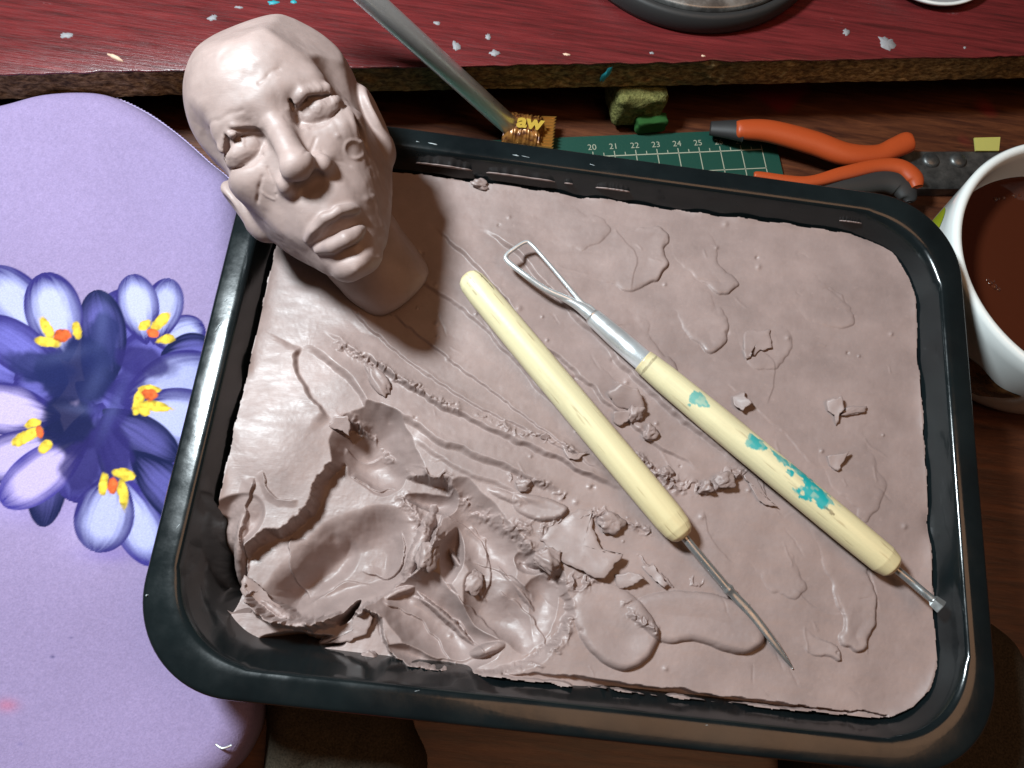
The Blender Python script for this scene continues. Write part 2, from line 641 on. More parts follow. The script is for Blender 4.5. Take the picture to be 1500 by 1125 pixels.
def sleeve_colour(X, Y):
    """printed crocuses, laid out on the fabric"""
    base = np.array([.265, .205, .35])
    C = np.ones(X.shape + (3,)) * base
    mot = fbm2(X, Y, 160, 41, 3)[..., None]
    C = C * (1 + .05 * mot) * (1 + .05 * noise2(X, Y, 2.2, 47) + .04 * noise2(X, Y, 5, 48))[..., None]

    def over(mask, col):
        nonlocal C
        mk = np.clip(mask, 0, 1)[..., None]
        C = C * (1 - mk) + np.asarray(col) * mk

    DEEP = np.array([.028, .022, .135])
    NAVY = np.array([.008, .011, .05])
    PALE = np.array([.40, .41, .70])
    MID = np.array([.13, .12, .40])
    PINK = np.array([.44, .36, .64])

    def petal(b, t, wd, light=PALE, edge=DEEP, core=.65, seed=0, soft=1.0, bulge=.58, dark=0.):
        b = np.array(b, float)
        t = np.array(t, float)
        L = np.linalg.norm(t - b)
        u = (t - b) / L
        q = np.array([-u[1], u[0]])
        s = ((X - b[0]) * u[0] + (Y - b[1]) * u[1]) / L
        r = (X - b[0]) * q[0] + (Y - b[1]) * q[1]
        sc = np.clip(s, 0, 1)
        prof = np.where(sc < bulge, np.sin(sc / bulge * pi / 2) ** .75, np.sqrt(np.clip(1 - ((sc - bulge) / (1 - bulge)) ** 2, 0, 1)))
        half = wd / 2 * prof
        edge_d = half - np.abs(r)
        inside = sst(-soft, soft, edge_d) * (s > 0) * (s < 1)
        e = np.clip(edge_d / (wd * .5), 0, 1)
        shade = sst(.0, .80, e) ** .8 * sst(1.03, .70, s)
        rn = r / np.maximum(half, 1)
        vein = np.clip(.5 + .5 * np.cos(rn * 19 + 1.5 * noise2(X, Y, 22, seed)), 0, 1) ** 2
        streak = noise2(rn * 9, s * 1.6, 1.0, seed + 60) + .6 * noise2(rn * 22, s * 2.4, 1.0, seed + 61)
        tone = np.clip(shade * (core + .42) - .26 * vein * sst(.95, .25, s) * sst(.05, .3, e) + .13 * streak * sst(0, .25, e) - .40 * sst(.45, 0, s) + .10 * noise2(X, Y, 30, seed + 5) - dark, 0, 1)
        col = edge + (light - edge) * tone[..., None]
        over(inside, col)

    # soft printed shadow below the bunch
    for (x, y, rx, ry, a) in [(160, 810, 45, 14, .55), (90, 745, 75, 30, .3), (25, 745, 40, 18, .3)]:
        over(a * np.exp(-(((X - x) / rx) ** 2 + ((Y - y) / ry) ** 2)), (.17, .12, .36))
    for (x, y, rx, ry, a) in [(120, 770, 40, 50, .25), (10, 745, 50, 22, .2)]:
        over(a * np.exp(-(((X - x) / rx) ** 2 + ((Y - y) / ry) ** 2)), (.55, .45, .75))
    # back petals
    petal((110, 560), (285, 690), 95, MID, DEEP, .6, 1)
    petal((80, 600), (62, 772), 62, MID * .55, NAVY, .5, 2)
    petal((60, 560), (-40, 505), 90, MID, DEEP, .6, 3)
    petal((130, 570), (192, 425), 84, MID * .9, DEEP, .5, 31)
    petal((150, 590), (105, 735), 92, MID * .8, DEEP, .5, 32)
    petal((150, 560), (275, 500), 90, MID * .9, DEEP, .55, 33)
    petal((150, 610), (215, 720), 84, MID * .8, NAVY, .5, 34)
    petal((100, 560), (20, 560), 84, MID * .9, DEEP, .5, 35)
    # upper right flower
    petal((228, 505), (300, 478), 56, PALE * .92, DEEP, .75, 4)
    petal((235, 520), (315, 515), 60, MID * .8, NAVY, .6, 5)
    petal((225, 505), (250, 408), 58, PALE * .9, DEEP, .7, 6)
    petal((215, 505), (192, 402), 62, PALE, DEEP, .75, 7)
    petal((165, 560), (140, 425), 68, MID * .75, NAVY, .55, 8)
    # upper left flower
    petal((95, 520), (-20, 395), 82, PALE * .95, DEEP, .75, 9)
    petal((100, 530), (62, 400), 84, PALE, DEEP, .85, 10)
    petal((100, 560), (-30, 470), 70, MID, DEEP, .6, 11)
    # right flower
    petal((175, 590), (330, 545), 100, PALE * .8, DEEP, .75, 12)
    petal((180, 600), (330, 625), 92, PALE * .95, DEEP, .85, 13)
    petal((150, 600), (260, 672), 60, MID * .6, NAVY, .6, 14)
    # left flower
    petal((90, 610), (-60, 590), 76, PINK, DEEP, .95, 15)
    petal((95, 640), (-40, 690), 70, PINK * .95, DEEP, .85, 16)
    petal((130, 640), (2, 738), 74, PINK, DEEP * 1.6, .9, 17)
    # lower flower
    petal((165, 690), (232, 828), 74, PALE, DEEP * 1.4, .8, 18)
    petal((190, 660), (300, 770), 70, MID * .7, NAVY, .6, 19)
    petal((172, 690), (138, 808), 88, PALE * .95, DEEP, .85, 20)
    # dark tubes in the middle
    for (x, y, rx, ry, an, c, a) in [(115, 545, 70, 52, -.2, NAVY * 1.3, .96), (150, 500, 28, 60, .15, NAVY * 1.6, .85), (100, 625, 50, 42, .5, NAVY, .95),
                                     (165, 655, 30, 45, -.3, DEEP * .8, .9), (210, 530, 50, 24, .3, DEEP * .75, .85), (120, 680, 34, 40, .5, DEEP * .7, .85),
                                     (60, 540, 55, 26, .25, NAVY * 1.5, .85), (185, 575, 26, 60, .35, DEEP * .9, .7)]:
        dx = (X - x) * cos(an) + (Y - y) * sin(an)
        dy = -(X - x) * sin(an) + (Y - y) * cos(an)
        rr = np.sqrt((dx / rx) ** 2 + (dy / ry) ** 2) + .16 * fbm2(X, Y, 26, 55)
        over(a * sst(1.08, .72, rr), c)
    for (x, y, rx, ry, an, a) in [(150, 470, 10, 40, .1, 0.17), (95, 520, 42, 10, -.25, 0.14), (165, 600, 9, 46, .4, 0.16), (120, 600, 30, 7, .1, 0.15), (140, 560, 12, 34, .5, 0.12)]:
        dx = (X - x) * cos(an) + (Y - y) * sin(an)
        dy = -(X - x) * sin(an) + (Y - y) * cos(an)
        over(a * np.exp(-(dx / rx) ** 2 - (dy / ry) ** 2), (.16, .19, .42))

    def lobe(x, y, rx, ry, an, col, seed):
        dx = (X - x) * cos(an) + (Y - y) * sin(an)
        dy = -(X - x) * sin(an) + (Y - y) * cos(an)
        rr = np.sqrt((dx / rx) ** 2 + (dy / ry) ** 2) + .16 * fbm2(X, Y, 9, seed, 3)
        over(sst(1.12, .85, rr), np.asarray(col) * (.92 + .28 * noise2(X, Y, 5, seed + 2) - .30 * sst(.45, 1.0, rr))[..., None])

    YE = (.78, .55, .06)
    OR = (.72, .13, .035)
    for i, (x, y, rx, ry, an, c) in enumerate([
            (68, 480, 17, 8, 1.0, YE), (70, 500, 22, 8, .15, YE), (112, 484, 7, 14, -.15, YE), (90, 492, 13, 9, -.2, OR),
            (235, 471, 20, 8, -.75, YE), (212, 476, 10, 7, -.6, YE), (243, 497, 14, 7, -.2, YE), (224, 488, 9, 6, .3, OR),
            (203, 586, 8, 20, .25, YE), (220, 570, 18, 6, .1, YE), (225, 595, 26, 8, .1, YE), (212, 602, 9, 7, .2, YE), (220, 578, 12, 9, .1, OR),
            (38, 640, 27, 9, -.55, YE), (48, 620, 12, 7, -.3, YE), (66, 655, 12, 8, -.8, YE), (58, 633, 6, 10, -.2, OR),
            (152, 710, 7, 17, .1, YE), (183, 695, 17, 9, .2, YE), (180, 722, 8, 24, -.12, YE), (165, 711, 8, 14, .05, OR)]):
        lobe(x, y, rx, ry, an, c, 100 + i)
    # small specks and a reddish stain on the fabric
    for (x, y, r, c, a) in [(77, 962, 3.5, (.06, .05, .14), .8), (104, 934, 2.4, (.06, .05, .14), .7), (30, 1090, 4, (.12, .1, .25), .4), (10, 1033, 16, (.45, .12, .18), .55)]:
        over(a * np.exp(-(((X - x) / r) ** 2 + ((Y - y) / (r * .6)) ** 2)), c)
    return C


sleeve = empty('laptop_sleeve', (-.2, 0, ZD), 'lavender padded fabric sleeve printed with purple crocuses', 'sleeve')
gx = np.linspace(outline[:, 0].min() - .001, outline[:, 0].max() + .001, 460)
gy = np.linspace(outline[:, 1].min() - .001, outline[:, 1].max() + .001, 760)
GX, GY = np.meshgrid(gx, gy, indexing='ij')
sd = poly_sd(GX, GY, outline)
th = ZS - ZD
edge_r = .010
ins = np.clip(-sd, 0, edge_r)
# pillow edge: rounds down from the flat top
top = ZS - (edge_r - np.sqrt(np.clip(edge_r ** 2 - (edge_r - ins) ** 2, 0, None))) * .9
top = top + .0010 * fbm2(GX * 1000, GY * 1000, 80, 31, 2) * sst(0, .02, -sd) + .0015 * sst(.0, .07, -sd) * 0
zz = np.where(sd < 0, top, ZS - edge_r * .9)
# pull grid vertices just outside onto the outline so that the edge is clean
gxv, gyv = np.gradient(sd, gx, gy)
gl = np.sqrt(gxv ** 2 + gyv ** 2) + 1e-9
out1 = (sd > 0)
GX2 = np.where(out1, GX - gxv / gl * sd, GX)
GY2 = np.where(out1, GY - gyv / gl * sd, GY)
V = np.stack([GX2, GY2, zz], -1).reshape(-1, 3)
F = grid_faces(len(gx), len(gy))
keep = (sd.ravel()[F] < 0).any(1)
F = F[keep]
used = np.unique(F)
remap = np.full(len(V), -1)
remap[used] = np.arange(len(used))
Vu = V[used]
o = mesh('cover', Vu, remap[F], M['sleeve'], sleeve)
Xp, Yp = Qv(Vu)
colour_attr(o, sleeve_colour(Xp, Yp))
# side wall down to the desk
no = len(outline)
V = []
for (inset, z) in [(0, ZS - edge_r * .9), (-.0006, ZS - edge_r * .9 - .004), (-.0002, ZD + .006), (.003, ZD + .001), (.006, ZD + .0002)]:
    c = outline.mean(0)
    d = (c - outline)
    d /= np.linalg.norm(d, axis=1)[:, None]
    V.append(np.c_[outline + d * inset, np.full(no, z)])
V = np.concatenate(V)
o = mesh('side_band', V, grid_faces(5, no, True), M['sleeve'], sleeve)
colour_attr(o, np.tile([.265, .205, .35], (len(V), 1)))
# stitched seam along the far edge
sp = np.c_[outline[:85], np.full(85, ZS - .0086)]
seg = np.r_[0, np.cumsum(np.linalg.norm(np.diff(sp, axis=0), axis=1))]
t = np.arange(0, seg[-1], .00035)
sp = np.c_[[np.interp(t, seg, sp[:, k]) for k in range(3)]].T
wd = np.interp(t, [0, seg[-1] * .55, seg[-1] * .75, seg[-1]], [.0013, .0012, .0007, .0005])
rad = wd * (1 + .20 * np.sin(t * 2 * pi / .0016))
V, F = tube(sp, rad, 10)
mesh('seam', V, F, M['seam'], sleeve)
# zip pull glinting at the near corner
zp = P(325, 1096, ZS - .001)
V, F = tube(spline(np.array([zp + (-.002, .001, .0006), zp + (.0005, .0002, .0012), zp + (.003, .0012, .0005)]), 6), [.0004] * 13, 8)
mesh('zip_pull', V, F, M['chrome'], sleeve)

# ------------------------------------------------------------------ dark folded cloth under the tray
def cloth_pad(px_outline, seed, label):
    ol = np.array([P(x, y, ZD + .006)[:2] for x, y in px_outline])
    ol = spline(np.vstack([ol, ol[:1]]), 10)[:-1, :2]
    x0, y0 = ol.min(0) - .002
    x1, y1 = ol.max(0) + .002
    nx, ny = 220, 220
    X, Y = np.meshgrid(np.linspace(x0, x1, nx), np.linspace(y0, y1, ny), indexing='ij')
    d = np.clip(-poly_sd(X, Y, ol), 0, 1)
    prof = np.sqrt(np.clip(1 - (1 - np.clip(d / .013, 0, 1)) ** 2, 0, 1))
    fold = .0022 * fbm2(X * 1000 + Y * 500, Y * 1000, 34, seed, 2) + .0012 * np.abs(fbm2(X * 1000, Y * 1000 - X * 700, 16, seed + 4, 2))
    top = -.0001 - (.004 + np.abs(fold)) * sst(-.098, -.112, Y)
    Z = ZD + .0003 + (top - ZD) * prof + fold * .4 * prof * sst(-.098, -.11, Y)
    V = np.stack([X, Y, Z], -1).reshape(-1, 3)
    F = grid_faces(nx, ny)
    F = F[(d.ravel()[F] > 0).any(1)]
    u = np.unique(F)
    rm = np.full(len(V), -1)
    rm[u] = np.arange(len(u))
    return tag(mesh('folded_cloth', V[u], rm[F], M['cloth']), label, 'cloth')


cloth_pad([(392, 960), (480, 930), (560, 930), (600, 1000), (604, 1060), (625, 1120), (600, 1190), (450, 1210), (385, 1180), (388, 1080)], 71, 'folded dark brown cloth under the tray, next to the lavender sleeve')
cloth_pad([(1170, 1000), (1240, 930), (1360, 880), (1450, 920), (1490, 985), (1530, 1060), (1540, 1160), (1400, 1230), (1200, 1220), (1150, 1120)], 83, 'folded dark brown cloth under the tray corner, on bare desk wood')

# ------------------------------------------------------------------ tray
tray = empty('baking_tray', (0, 0, ZT), 'black enamelled baking tray with a wide rim, filled with clay', 'tray')


def rrect(u, rc, extra=None, ns=40, nc=20):
    """rounded rectangle inset by u from the outer edge; list of points, counter-clockwise"""
    r = max(rc - u * .55, .004)
    hx, hy = HX - u, HY - u
    pts = []
    for (sx, sy, a0) in [(1, 1, 0), (-1, 1, pi / 2), (-1, -1, pi), (1, -1, 3 * pi / 2)]:
        cx, cy = sx * (hx - r), sy * (hy - r)
        for k in range(nc + 1):
            a = a0 + (pi / 2) * k / nc
            win = sin(pi * k / nc) ** .35 if 0 < k < nc else 0
            rr = r - (extra or 0) * win
            pts.append((cx + rr * cos(a), cy + rr * sin(a)))
        # straight run to the next corner start
        nxt = {(1, 1): (-(hx - r), hy), (-1, 1): (-hx, -(hy - r)), (-1, -1): (hx - r, -hy), (1, -1): (hx, hy - r)}[(sx, sy)]
        p = pts[-1]
        for k in range(1, ns):
            t = k / ns
            pts.append((p[0] + (nxt[0] - p[0]) * t, p[1] + (nxt[1] - p[1]) * t))
    return np.array(pts)


TP = [(.0022, ZR - .0046, 0), (.0009, ZR - .0042, 0), (.0002, ZR - .0032, 0), (0, ZR - .0020, 0), (.0002, ZR - .0010, 0), (.0007, ZR - .0004, 0), (.0014, ZR - .0002, 0),
      (.0040, ZR + .0001, 0), (.0066, ZR + .0003, .0002), (.0082, ZR + .0003, .0008), (.0089, ZR - .0001, .0012), (.0094, ZR - .0010, .0014), (.0102, ZR - .0032, .0014),
      (.0122, ZR - .0075, .0008), (.0146, ZR - .013, .0002), (.0172, ZR - .022, 0), (.0198, ZR - .033, 0), (.0213, ZR - .0366, 0), (.0243, ZR - .0385, 0), (.030, ZR - .0390, 0), (.06, ZR - .0390, 0)]
UN = [(.06, ZT), (.030, ZT), (.0235, ZT + .0006), (.0203, ZT + .0032), (.0188, ZR - .033), (.0163, ZR - .022), (.0137, ZR - .013), (.0112, ZR - .0079), (.0092, ZR - .0042), (.0080, ZR - .0022), (.0060, ZR - .0012), (.0030, ZR - .0014), (.0020, ZR - .0022), (.0022, ZR - .0046)]
rows = [np.c_[rrect(u, .031, e), np.full(len(rrect(u, .031)), z)] for u, z, e in TP] + [np.c_[rrect(u, .031), np.full(len(rrect(u, .031)), z)] for u, z in UN]
nr = len(rows)
nn = len(rows[0])
V = np.concatenate(rows)
F = [tuple(q) for q in grid_faces(nr, nn, True)]
F.append(tuple((len(TP) - 1) * nn + k for k in range(nn)))
F.append(tuple(len(TP) * nn + k for k in range(nn - 1, -1, -1)))
F = [f for f in F if not (f[0] // nn == len(TP) - 1 and len(f) == 4)]
body = mesh('tray_body', V, F, M['enamel'], tray)
recalc(body)
sharp(body, 60)

M['scuff'] = mat('worn_scratch', (.30, .33, .34), .5)
for i, (x, y, rx, ry, a) in enumerate([(612, 208, 3, .8, -.1), (634, 211, 6, .8, -.12), (756, 228, 5, .9, -.1), (770, 230, 5, .6, -.1), (331, 440, 3, .8, .9), (322, 476, 5, .8, 1.0), (318, 482, 4, .6, 1.1),
                                       (286, 640, 2, .6, 1.2), (262, 770, 5, .5, 1.1), (868, 242, 4, .5, -.2), (610, 1012, 5, .6, .3), (1035, 1062, 3, .6, .2), (215, 872, 2, 1.2, .4)]):
    blot(x, y, rx, ry, a, ZR + .00005, 200 + i, M['scuff'], tray, 'scuff', .00022, 12, .5)

# ------------------------------------------------------------------ clay in the tray
NX, NY = 960, 730
UI = .0141                                            # wall inset at clay level
cx_, cy_ = HX - UI, HY - UI
gx = np.linspace(-cx_ - .001, cx_ + .001, NX)
gy = np.linspace(-cy_ - .001, cy_ + .001, NY)
CX, CY = np.meshgrid(gx, gy, indexing='ij')
PX, PY = Qv(np.stack([CX, CY, np.full_like(CX, ZC)], -1))
WX = PX + 3.0 * fbm2(PX, PY, 30, 1, 3)
WY = PY + 3.0 * fbm2(PX, PY, 30, 2, 3)
RX = PX + 2.2 * fbm2(PX, PY, 9, 3, 3) + 5 * fbm2(PX, PY, 48, 5, 2)
RY = PY + 2.2 * fbm2(PX, PY, 9, 4, 3) + 5 * fbm2(PX, PY, 48, 6, 2)
BX = PX + 15 * noise2(PX, PY, 70, 21) + 3 * noise2(PX, PY, 26, 23) + .6 * noise2(PX, PY, 9, 25)
BY = PY + 15 * noise2(PX, PY, 70, 22) + 3 * noise2(PX, PY, 26, 24) + .6 * noise2(PX, PY, 9, 26)
Hh = np.zeros_like(CX)        # height in mm
Hh += .38 * fbm2(PX, PY, 130, 11, 2) + .16 * noise2(PX, PY, 48, 13) + .05 * fbm2(PX, PY, 24, 12, 2)


def crop(x0, x1, y0, y1):
    mk = (PX > x0) & (PX < x1) & (PY > y0) & (PY < y1)
    ii = np.where(mk.any(1))[0]
    jj = np.where(mk.any(0))[0]
    if len(ii) == 0 or len(jj) == 0:
        return None
    return (slice(ii[0], ii[-1] + 1), slice(jj[0], jj[-1] + 1))


def polyline(X, Y, pl):
    """signed distance (positive to the left of travel in image sense) and arc fraction"""
    pl = np.asarray(pl, float)
    seg = np.r_[0, np.cumsum(np.linalg.norm(np.diff(pl, axis=0), axis=1))]
    bd_ = np.full(X.shape, 1e9)
    sgn = np.zeros(X.shape)
    tt = np.zeros(X.shape)
    for i in range(len(pl) - 1):
        a, b = pl[i], pl[i + 1]
        e = b - a
        L = np.linalg.norm(e)
        t = np.clip(((X - a[0]) * e[0] + (Y - a[1]) * e[1]) / L ** 2, 0, 1)
        dx = X - a[0] - t * e[0]
        dy = Y - a[1] - t * e[1]
        d = np.hypot(dx, dy)
        up = d < bd_
        bd_ = np.where(up, d, bd_)
        sgn = np.where(up, np.sign(e[0] * dy - e[1] * dx), sgn)
        tt = np.where(up, (seg[i] + t * L) / seg[-1], tt)
    return bd_ * sgn, tt, bd_


def bounds(pl, pad):
    pl = np.asarray(pl)
    return crop(pl[:, 0].min() - pad, pl[:, 0].max() + pad, pl[:, 1].min() - pad, pl[:, 1].max() + pad)


def track(pl, half, depth, ridge_l=.0, ridge_r=.0, rag=.0, fade=(.06, .10), seed=0, floor=.0):
    """drag mark of a tool: shallow trough with curled ridges on its sides"""
    pl = spline(np.array(pl, float), 8)
    s = bounds(pl, half + 30)
    d, t, ad = polyline(WX[s], WY[s], pl)
    x, y = PX[s], PY[s]
    env = sst(-.001, fade[0], t) * sst(1.001, 1 - fade[1], t)
    q = np.clip(ad / half, 0, 3)
    tr = -depth * np.clip(1 - q ** 4, 0, 1) * env
    ragn = 1 + rag * fbm2(x, y, 12, 300 + seed, 3)
    rl = ridge_l * np.exp(-((d + half) / 4.2) ** 2) * env * np.clip(ragn, 0, 3)
    rr = ridge_r * np.exp(-((d - half) / 4.2) ** 2) * env * np.clip(ragn, 0, 3)
    lines = .05 * np.cos(d * .9 + 2 * noise2(x, y, 60, seed)) * (q < 1) * env
    Hh[s] = Hh[s] * (1 - .6 * (q < 1) * env) + tr + rl + rr + lines


def step_edge(pl, amp, reach, side=1, wobble=0, seed=0, soft=1.2):
    """a cut edge: one side stands proud by amp mm and fades back over reach px"""
    pl = spline(np.array(pl, float), 8)
    s = bounds(pl, reach + 10)
    d, t, ad = polyline(WX[s], WY[s], pl)
    d = d * side + wobble * noise2(PX[s], PY[s], 14, seed)
    env = sst(0, .10, t) * sst(1, .84, t)
    Hh[s] += amp * env * sst(-soft, soft, d) * np.clip(1 - ad / reach, 0, 1) ** 1.2


def patch(poly, amp, edge=2.5, dirv=None, fade=0, seed=0, dome=0., rag=True):
    poly = np.array(poly, float)
    s = bounds(poly, 40)
    X, Y = (RX[s], RY[s]) if rag else (WX[s], WY[s])
    d = poly_sd(X, Y, poly)
    m = sst(edge * .5, -edge * .5, d)
    a = amp
    if dirv is not None:
        u = np.array(dirv, float)
        u /= np.linalg.norm(u)
        pr = PX[s] * u[0] + PY[s] * u[1]
        p0 = (poly @ u).min()
        p1 = (poly @ u).max()
        a = amp * np.clip((pr - p0) / (p1 - p0), 0, 1) ** fade
    Hh[s] += m * (a + dome * (1 - np.exp(np.minimum(d, 0) / 14)))


def scoop(cx, cy, rx, ry, ang, depth, lip=0., seed=0, smooth=.25, zoff=0., pw=2.0, warp=1.0):
    """finger or spoon scoop: bowl cut out of what is there, with a pushed-up lip"""
    R = max(rx, ry) * 1.35
    s = crop(cx - R, cx + R, cy - R, cy + R)
    a = radians(ang)
    X = PX[s] + (BX[s] - PX[s]) * warp
    Y = PY[s] + (BY[s] - PY[s]) * warp
    dx = (X - cx) * cos(a) + (Y - cy) * sin(a)
    dy = -(X - cx) * sin(a) + (Y - cy) * cos(a)
    r = np.sqrt((dx / rx) ** 2 + (dy / ry) ** 2)
    if lip:
        ln = np.clip(.5 + fbm2(PX[s], PY[s], 20, 400 + seed, 3), 0, 2)
        Hh[s] += lip * np.exp(-((r - 1.04) / .07) ** 2) * ln
    z = zoff - depth * (1 - r ** pw) + .05 * noise2(dx / 8, dy, 8, seed)
    k = smooth
    h = np.clip(.5 + .5 * (Hh[s] - z) / k, 0, 1)
    Hh[s] = Hh[s] * (1 - h) + z * h - k * h * (1 - h)


def lump(cx, cy, rx, ry, ang, top, seed=0, k=.5, pw=2.2, warp=1.0, drop=6.):
    """smooth mass of clay pressed on: raises the surface to a dome"""
    R = max(rx, ry) * 1.6
    s = crop(cx - R, cx + R, cy - R, cy + R)
    a = radians(ang)
    X = PX[s] + (RX[s] - PX[s]) * warp
    Y = PY[s] + (RY[s] - PY[s]) * warp
    dx = (X - cx) * cos(a) + (Y - cy) * sin(a)
    dy = -(X - cx) * sin(a) + (Y - cy) * cos(a)
    r = np.sqrt((dx / rx) ** 2 + (dy / ry) ** 2)
    z = top - drop * np.clip(r, 0, 2) ** pw
    h = np.clip(.5 + .5 * (z - Hh[s]) / k, 0, 1)
    Hh[s] = Hh[s] * (1 - h) + z * h + k * h * (1 - h)


def crumbs_ridge(pl, width, amp, seed=0, sc=9):
    """ragged line of torn crumbs"""
    pl = spline(np.array(pl, float), 8)
    s = bounds(pl, width * 3)
    d, t, ad = polyline(RX[s], RY[s], pl)
    env = sst(0, .1, t) * sst(1, .9, t)
    nz = .9 - 2.2 * np.abs(fbm2(RX[s] * 1.0, RY[s], sc * 1.5, 500 + seed, 3)) + .5 * noise2(PX[s], PY[s], sc * 2.2, 700 + seed)
    Hh[s] += amp * env * np.exp(-(ad / width) ** 2) * np.clip(.55 + 1.1 * nz, 0, 2.2)


# --- drag marks across the middle: sheared bands, each ending in a small step
step_edge([(630, 325), (685, 378), (740, 440), (800, 510), (860, 560), (895, 596), (960, 650), (1002, 676), (1040, 700)], 1.61, 46, -1, 0, 0, 2.7)
step_edge([(700, 335), (755, 372), (800, 420), (852, 471), (944, 567), (1010, 625), (1090, 688)], 2.02, 60, -1, 0, 0, 3.2)
step_edge([(590, 400), (670, 450), (720, 492), (780, 560), (850, 625), (930, 690)], 1.21, 40, -1, 0, 0, 2.7)
step_edge([(560, 450), (640, 517), (700, 560), (760, 605), (820, 650), (900, 705)], 1.01, 36, -1, 0, 0, 1.6)
step_edge([(500, 440), (540, 480), (586, 521), (640, 560), (700, 597), (800, 648), (870, 678)], 1.10, 34, -1, 0, 0, 2.1)
step_edge([(470, 480), (490, 497), (510, 515), (540, 527), (575, 552), (606, 570), (635, 590), (700, 622), (780, 657), (850, 690), (930, 728)], 2.72, 34, -1, 1.5, 3, 4.2)
step_edge([(436, 520), (455, 512), (497, 545), (514, 562), (532, 586), (551, 603), (577, 608), (606, 621), (645, 648), (700, 668), (760, 695), (840, 728)], 2.72, 46, -1, 0, 0, 5.3)
step_edge([(440, 508), (432, 528), (436, 552), (458, 583), (488, 615)], 2.22, 60, 1, 0, 0, 3.2)
step_edge([(600, 640), (660, 680), (740, 715), (800, 745)], 1.21, 30, -1, 0, 0, 5.3)
crumbs_ridge([(490, 500), (510, 514), (545, 532), (580, 553), (615, 570), (650, 590), (685, 605)], 5, 1.0, 1, 8)
crumbs_ridge([(690, 607), (760, 636), (800, 645), (850, 672)], 4, .7, 2, 8)
crumbs_ridge([(925, 668), (960, 690), (990, 705), (1030, 712), (1060, 700), (1095, 685)], 7, 1.9, 3, 10)
crumbs_ridge([(735, 770), (790, 772), (830, 762), (890, 755), (960, 785)], 6, 1.0, 4, 10)
crumbs_ridge([(740, 700), (800, 715), (830, 730)], 5, .8, 5, 10)
def tongue(outline, base, thick, rim, dirv, seed, rag=1.5, pw=.9):
    """smooth smear with a thick rounded end"""
    pl = np.array(outline, float)
    pl = spline(np.vstack([pl, pl[:1]]), 10)[:-1]
    s = bounds(pl, 30)
    d = poly_sd(PX[s] + rag * fbm2(PX[s], PY[s], 34, seed, 3), PY[s] + rag * fbm2(PX[s], PY[s], 34, seed + 1, 3), pl)
    u = np.array(dirv, float)
    u /= np.linalg.norm(u)
    pr = PX[s] * u[0] + PY[s] * u[1]
    t = np.clip((pr - (pl @ u).min()) / np.ptp(pl @ u), 0, 1)
    q = np.clip(-d / rim, 0, 1)
    Hh[s] += np.where(d < 0, (base + (thick - base) * t ** pw) * (np.sqrt(np.clip(1 - (1 - q) ** 2, 0, 1)) * (1 - .30 * sst(rim, rim * 4, -d))), 0)


# --- smears over the far right half
tongue([(842, 345), (900, 345), (962, 326), (978, 360), (958, 405), (905, 422), (850, 395)], .0, 1.3, 7, (1, .35), 11, 7.0, 2.2)
tongue([(950, 425), (1005, 408), (1048, 440), (1066, 485), (1040, 522), (1008, 500), (985, 460)], .0, 1.3, 8, (.5, 1), 13, 7.0, 2.2)
tongue([(985, 330), (1035, 345), (1050, 390), (1078, 420), (1050, 434), (1010, 408), (990, 370)], .0, 1.2, 7, (.6, 1), 15, 7.0, 2.2)
tongue([(1085, 450), (1130, 465), (1165, 500), (1140, 545), (1095, 530), (1075, 490)], .0, .7, 8, (.5, 1), 17, 7.0, 2.2)
tongue([(1170, 715), (1215, 770), (1262, 820), (1284, 870), (1278, 930), (1258, 953), (1234, 935), (1228, 880), (1195, 800)], .0, 1.7, 7, (.4, 1), 19, 7.0, 2.2)
tongue([(1148, 928), (1172, 920), (1212, 942), (1231, 962), (1192, 962), (1158, 946)], .0, 1.6, 5, (1, .4), 21, 7.0, 2.2)
tongue([(1000, 560), (1070, 600), (1120, 650), (1150, 690), (1110, 690), (1050, 640)], .0, .8, 8, (.6, 1), 23, 7.0, 2.2)
tongue([(870, 440), (920, 455), (965, 500), (990, 550), (950, 540), (900, 490)], .0, .9, 8, (.8, 1), 25, 7.0, 2.2)
tongue([(1120, 380), (1190, 400), (1250, 450), (1230, 480), (1160, 440)], .0, .5, 9, (1, .6), 27, 7.0, 2.2)
tongue([(1080, 760), (1140, 800), (1180, 860), (1150, 880), (1100, 830)], .0, .6, 9, (.5, 1), 29, 7.0, 2.2)
tongue([(760, 300), (850, 310), (900, 330), (850, 360), (780, 345)], .0, .6, 9, (1, .5), 31, 7.0, 2.2)
tongue([(1200, 560), (1260, 640), (1290, 720), (1260, 760), (1210, 680)], .0, .5, 9, (.5, 1), 33, 7.0, 2.2)
patch([(1105, 690), (1150, 680), (1200, 735), (1150, 760), (1125, 735)], -.7, 3, (-.5, -1), .8)
patch([(1020, 845), (1012, 850), (1014, 860), (1028, 862), (1034, 850), (1028, 858), (1018, 857)], .5, 1.5)
for (pl, a, r, sd_) in [([(1110, 505), (1135, 540), (1125, 600)], .22, 30, 1), ([(1240, 760), (1275, 830), (1290, 900)], .25, 24, -1), ([(900, 330), (930, 380), (925, 430)], .25, 25, 1),
                        ([(1160, 860), (1200, 890), (1250, 905)], .2, 20, 1), ([(820, 420), (870, 470), (930, 480)], .25, 30, -1), ([(1060, 560), (1120, 610), (1200, 690)], .3, 24, -1),
                        ([(1030, 745), (1040, 790), (1080, 830)], .2, 30, 1), ([(1000, 580), (1060, 650), (1090, 690)], .3, 20, 1)]:
    step_edge(pl, a, r, sd_)
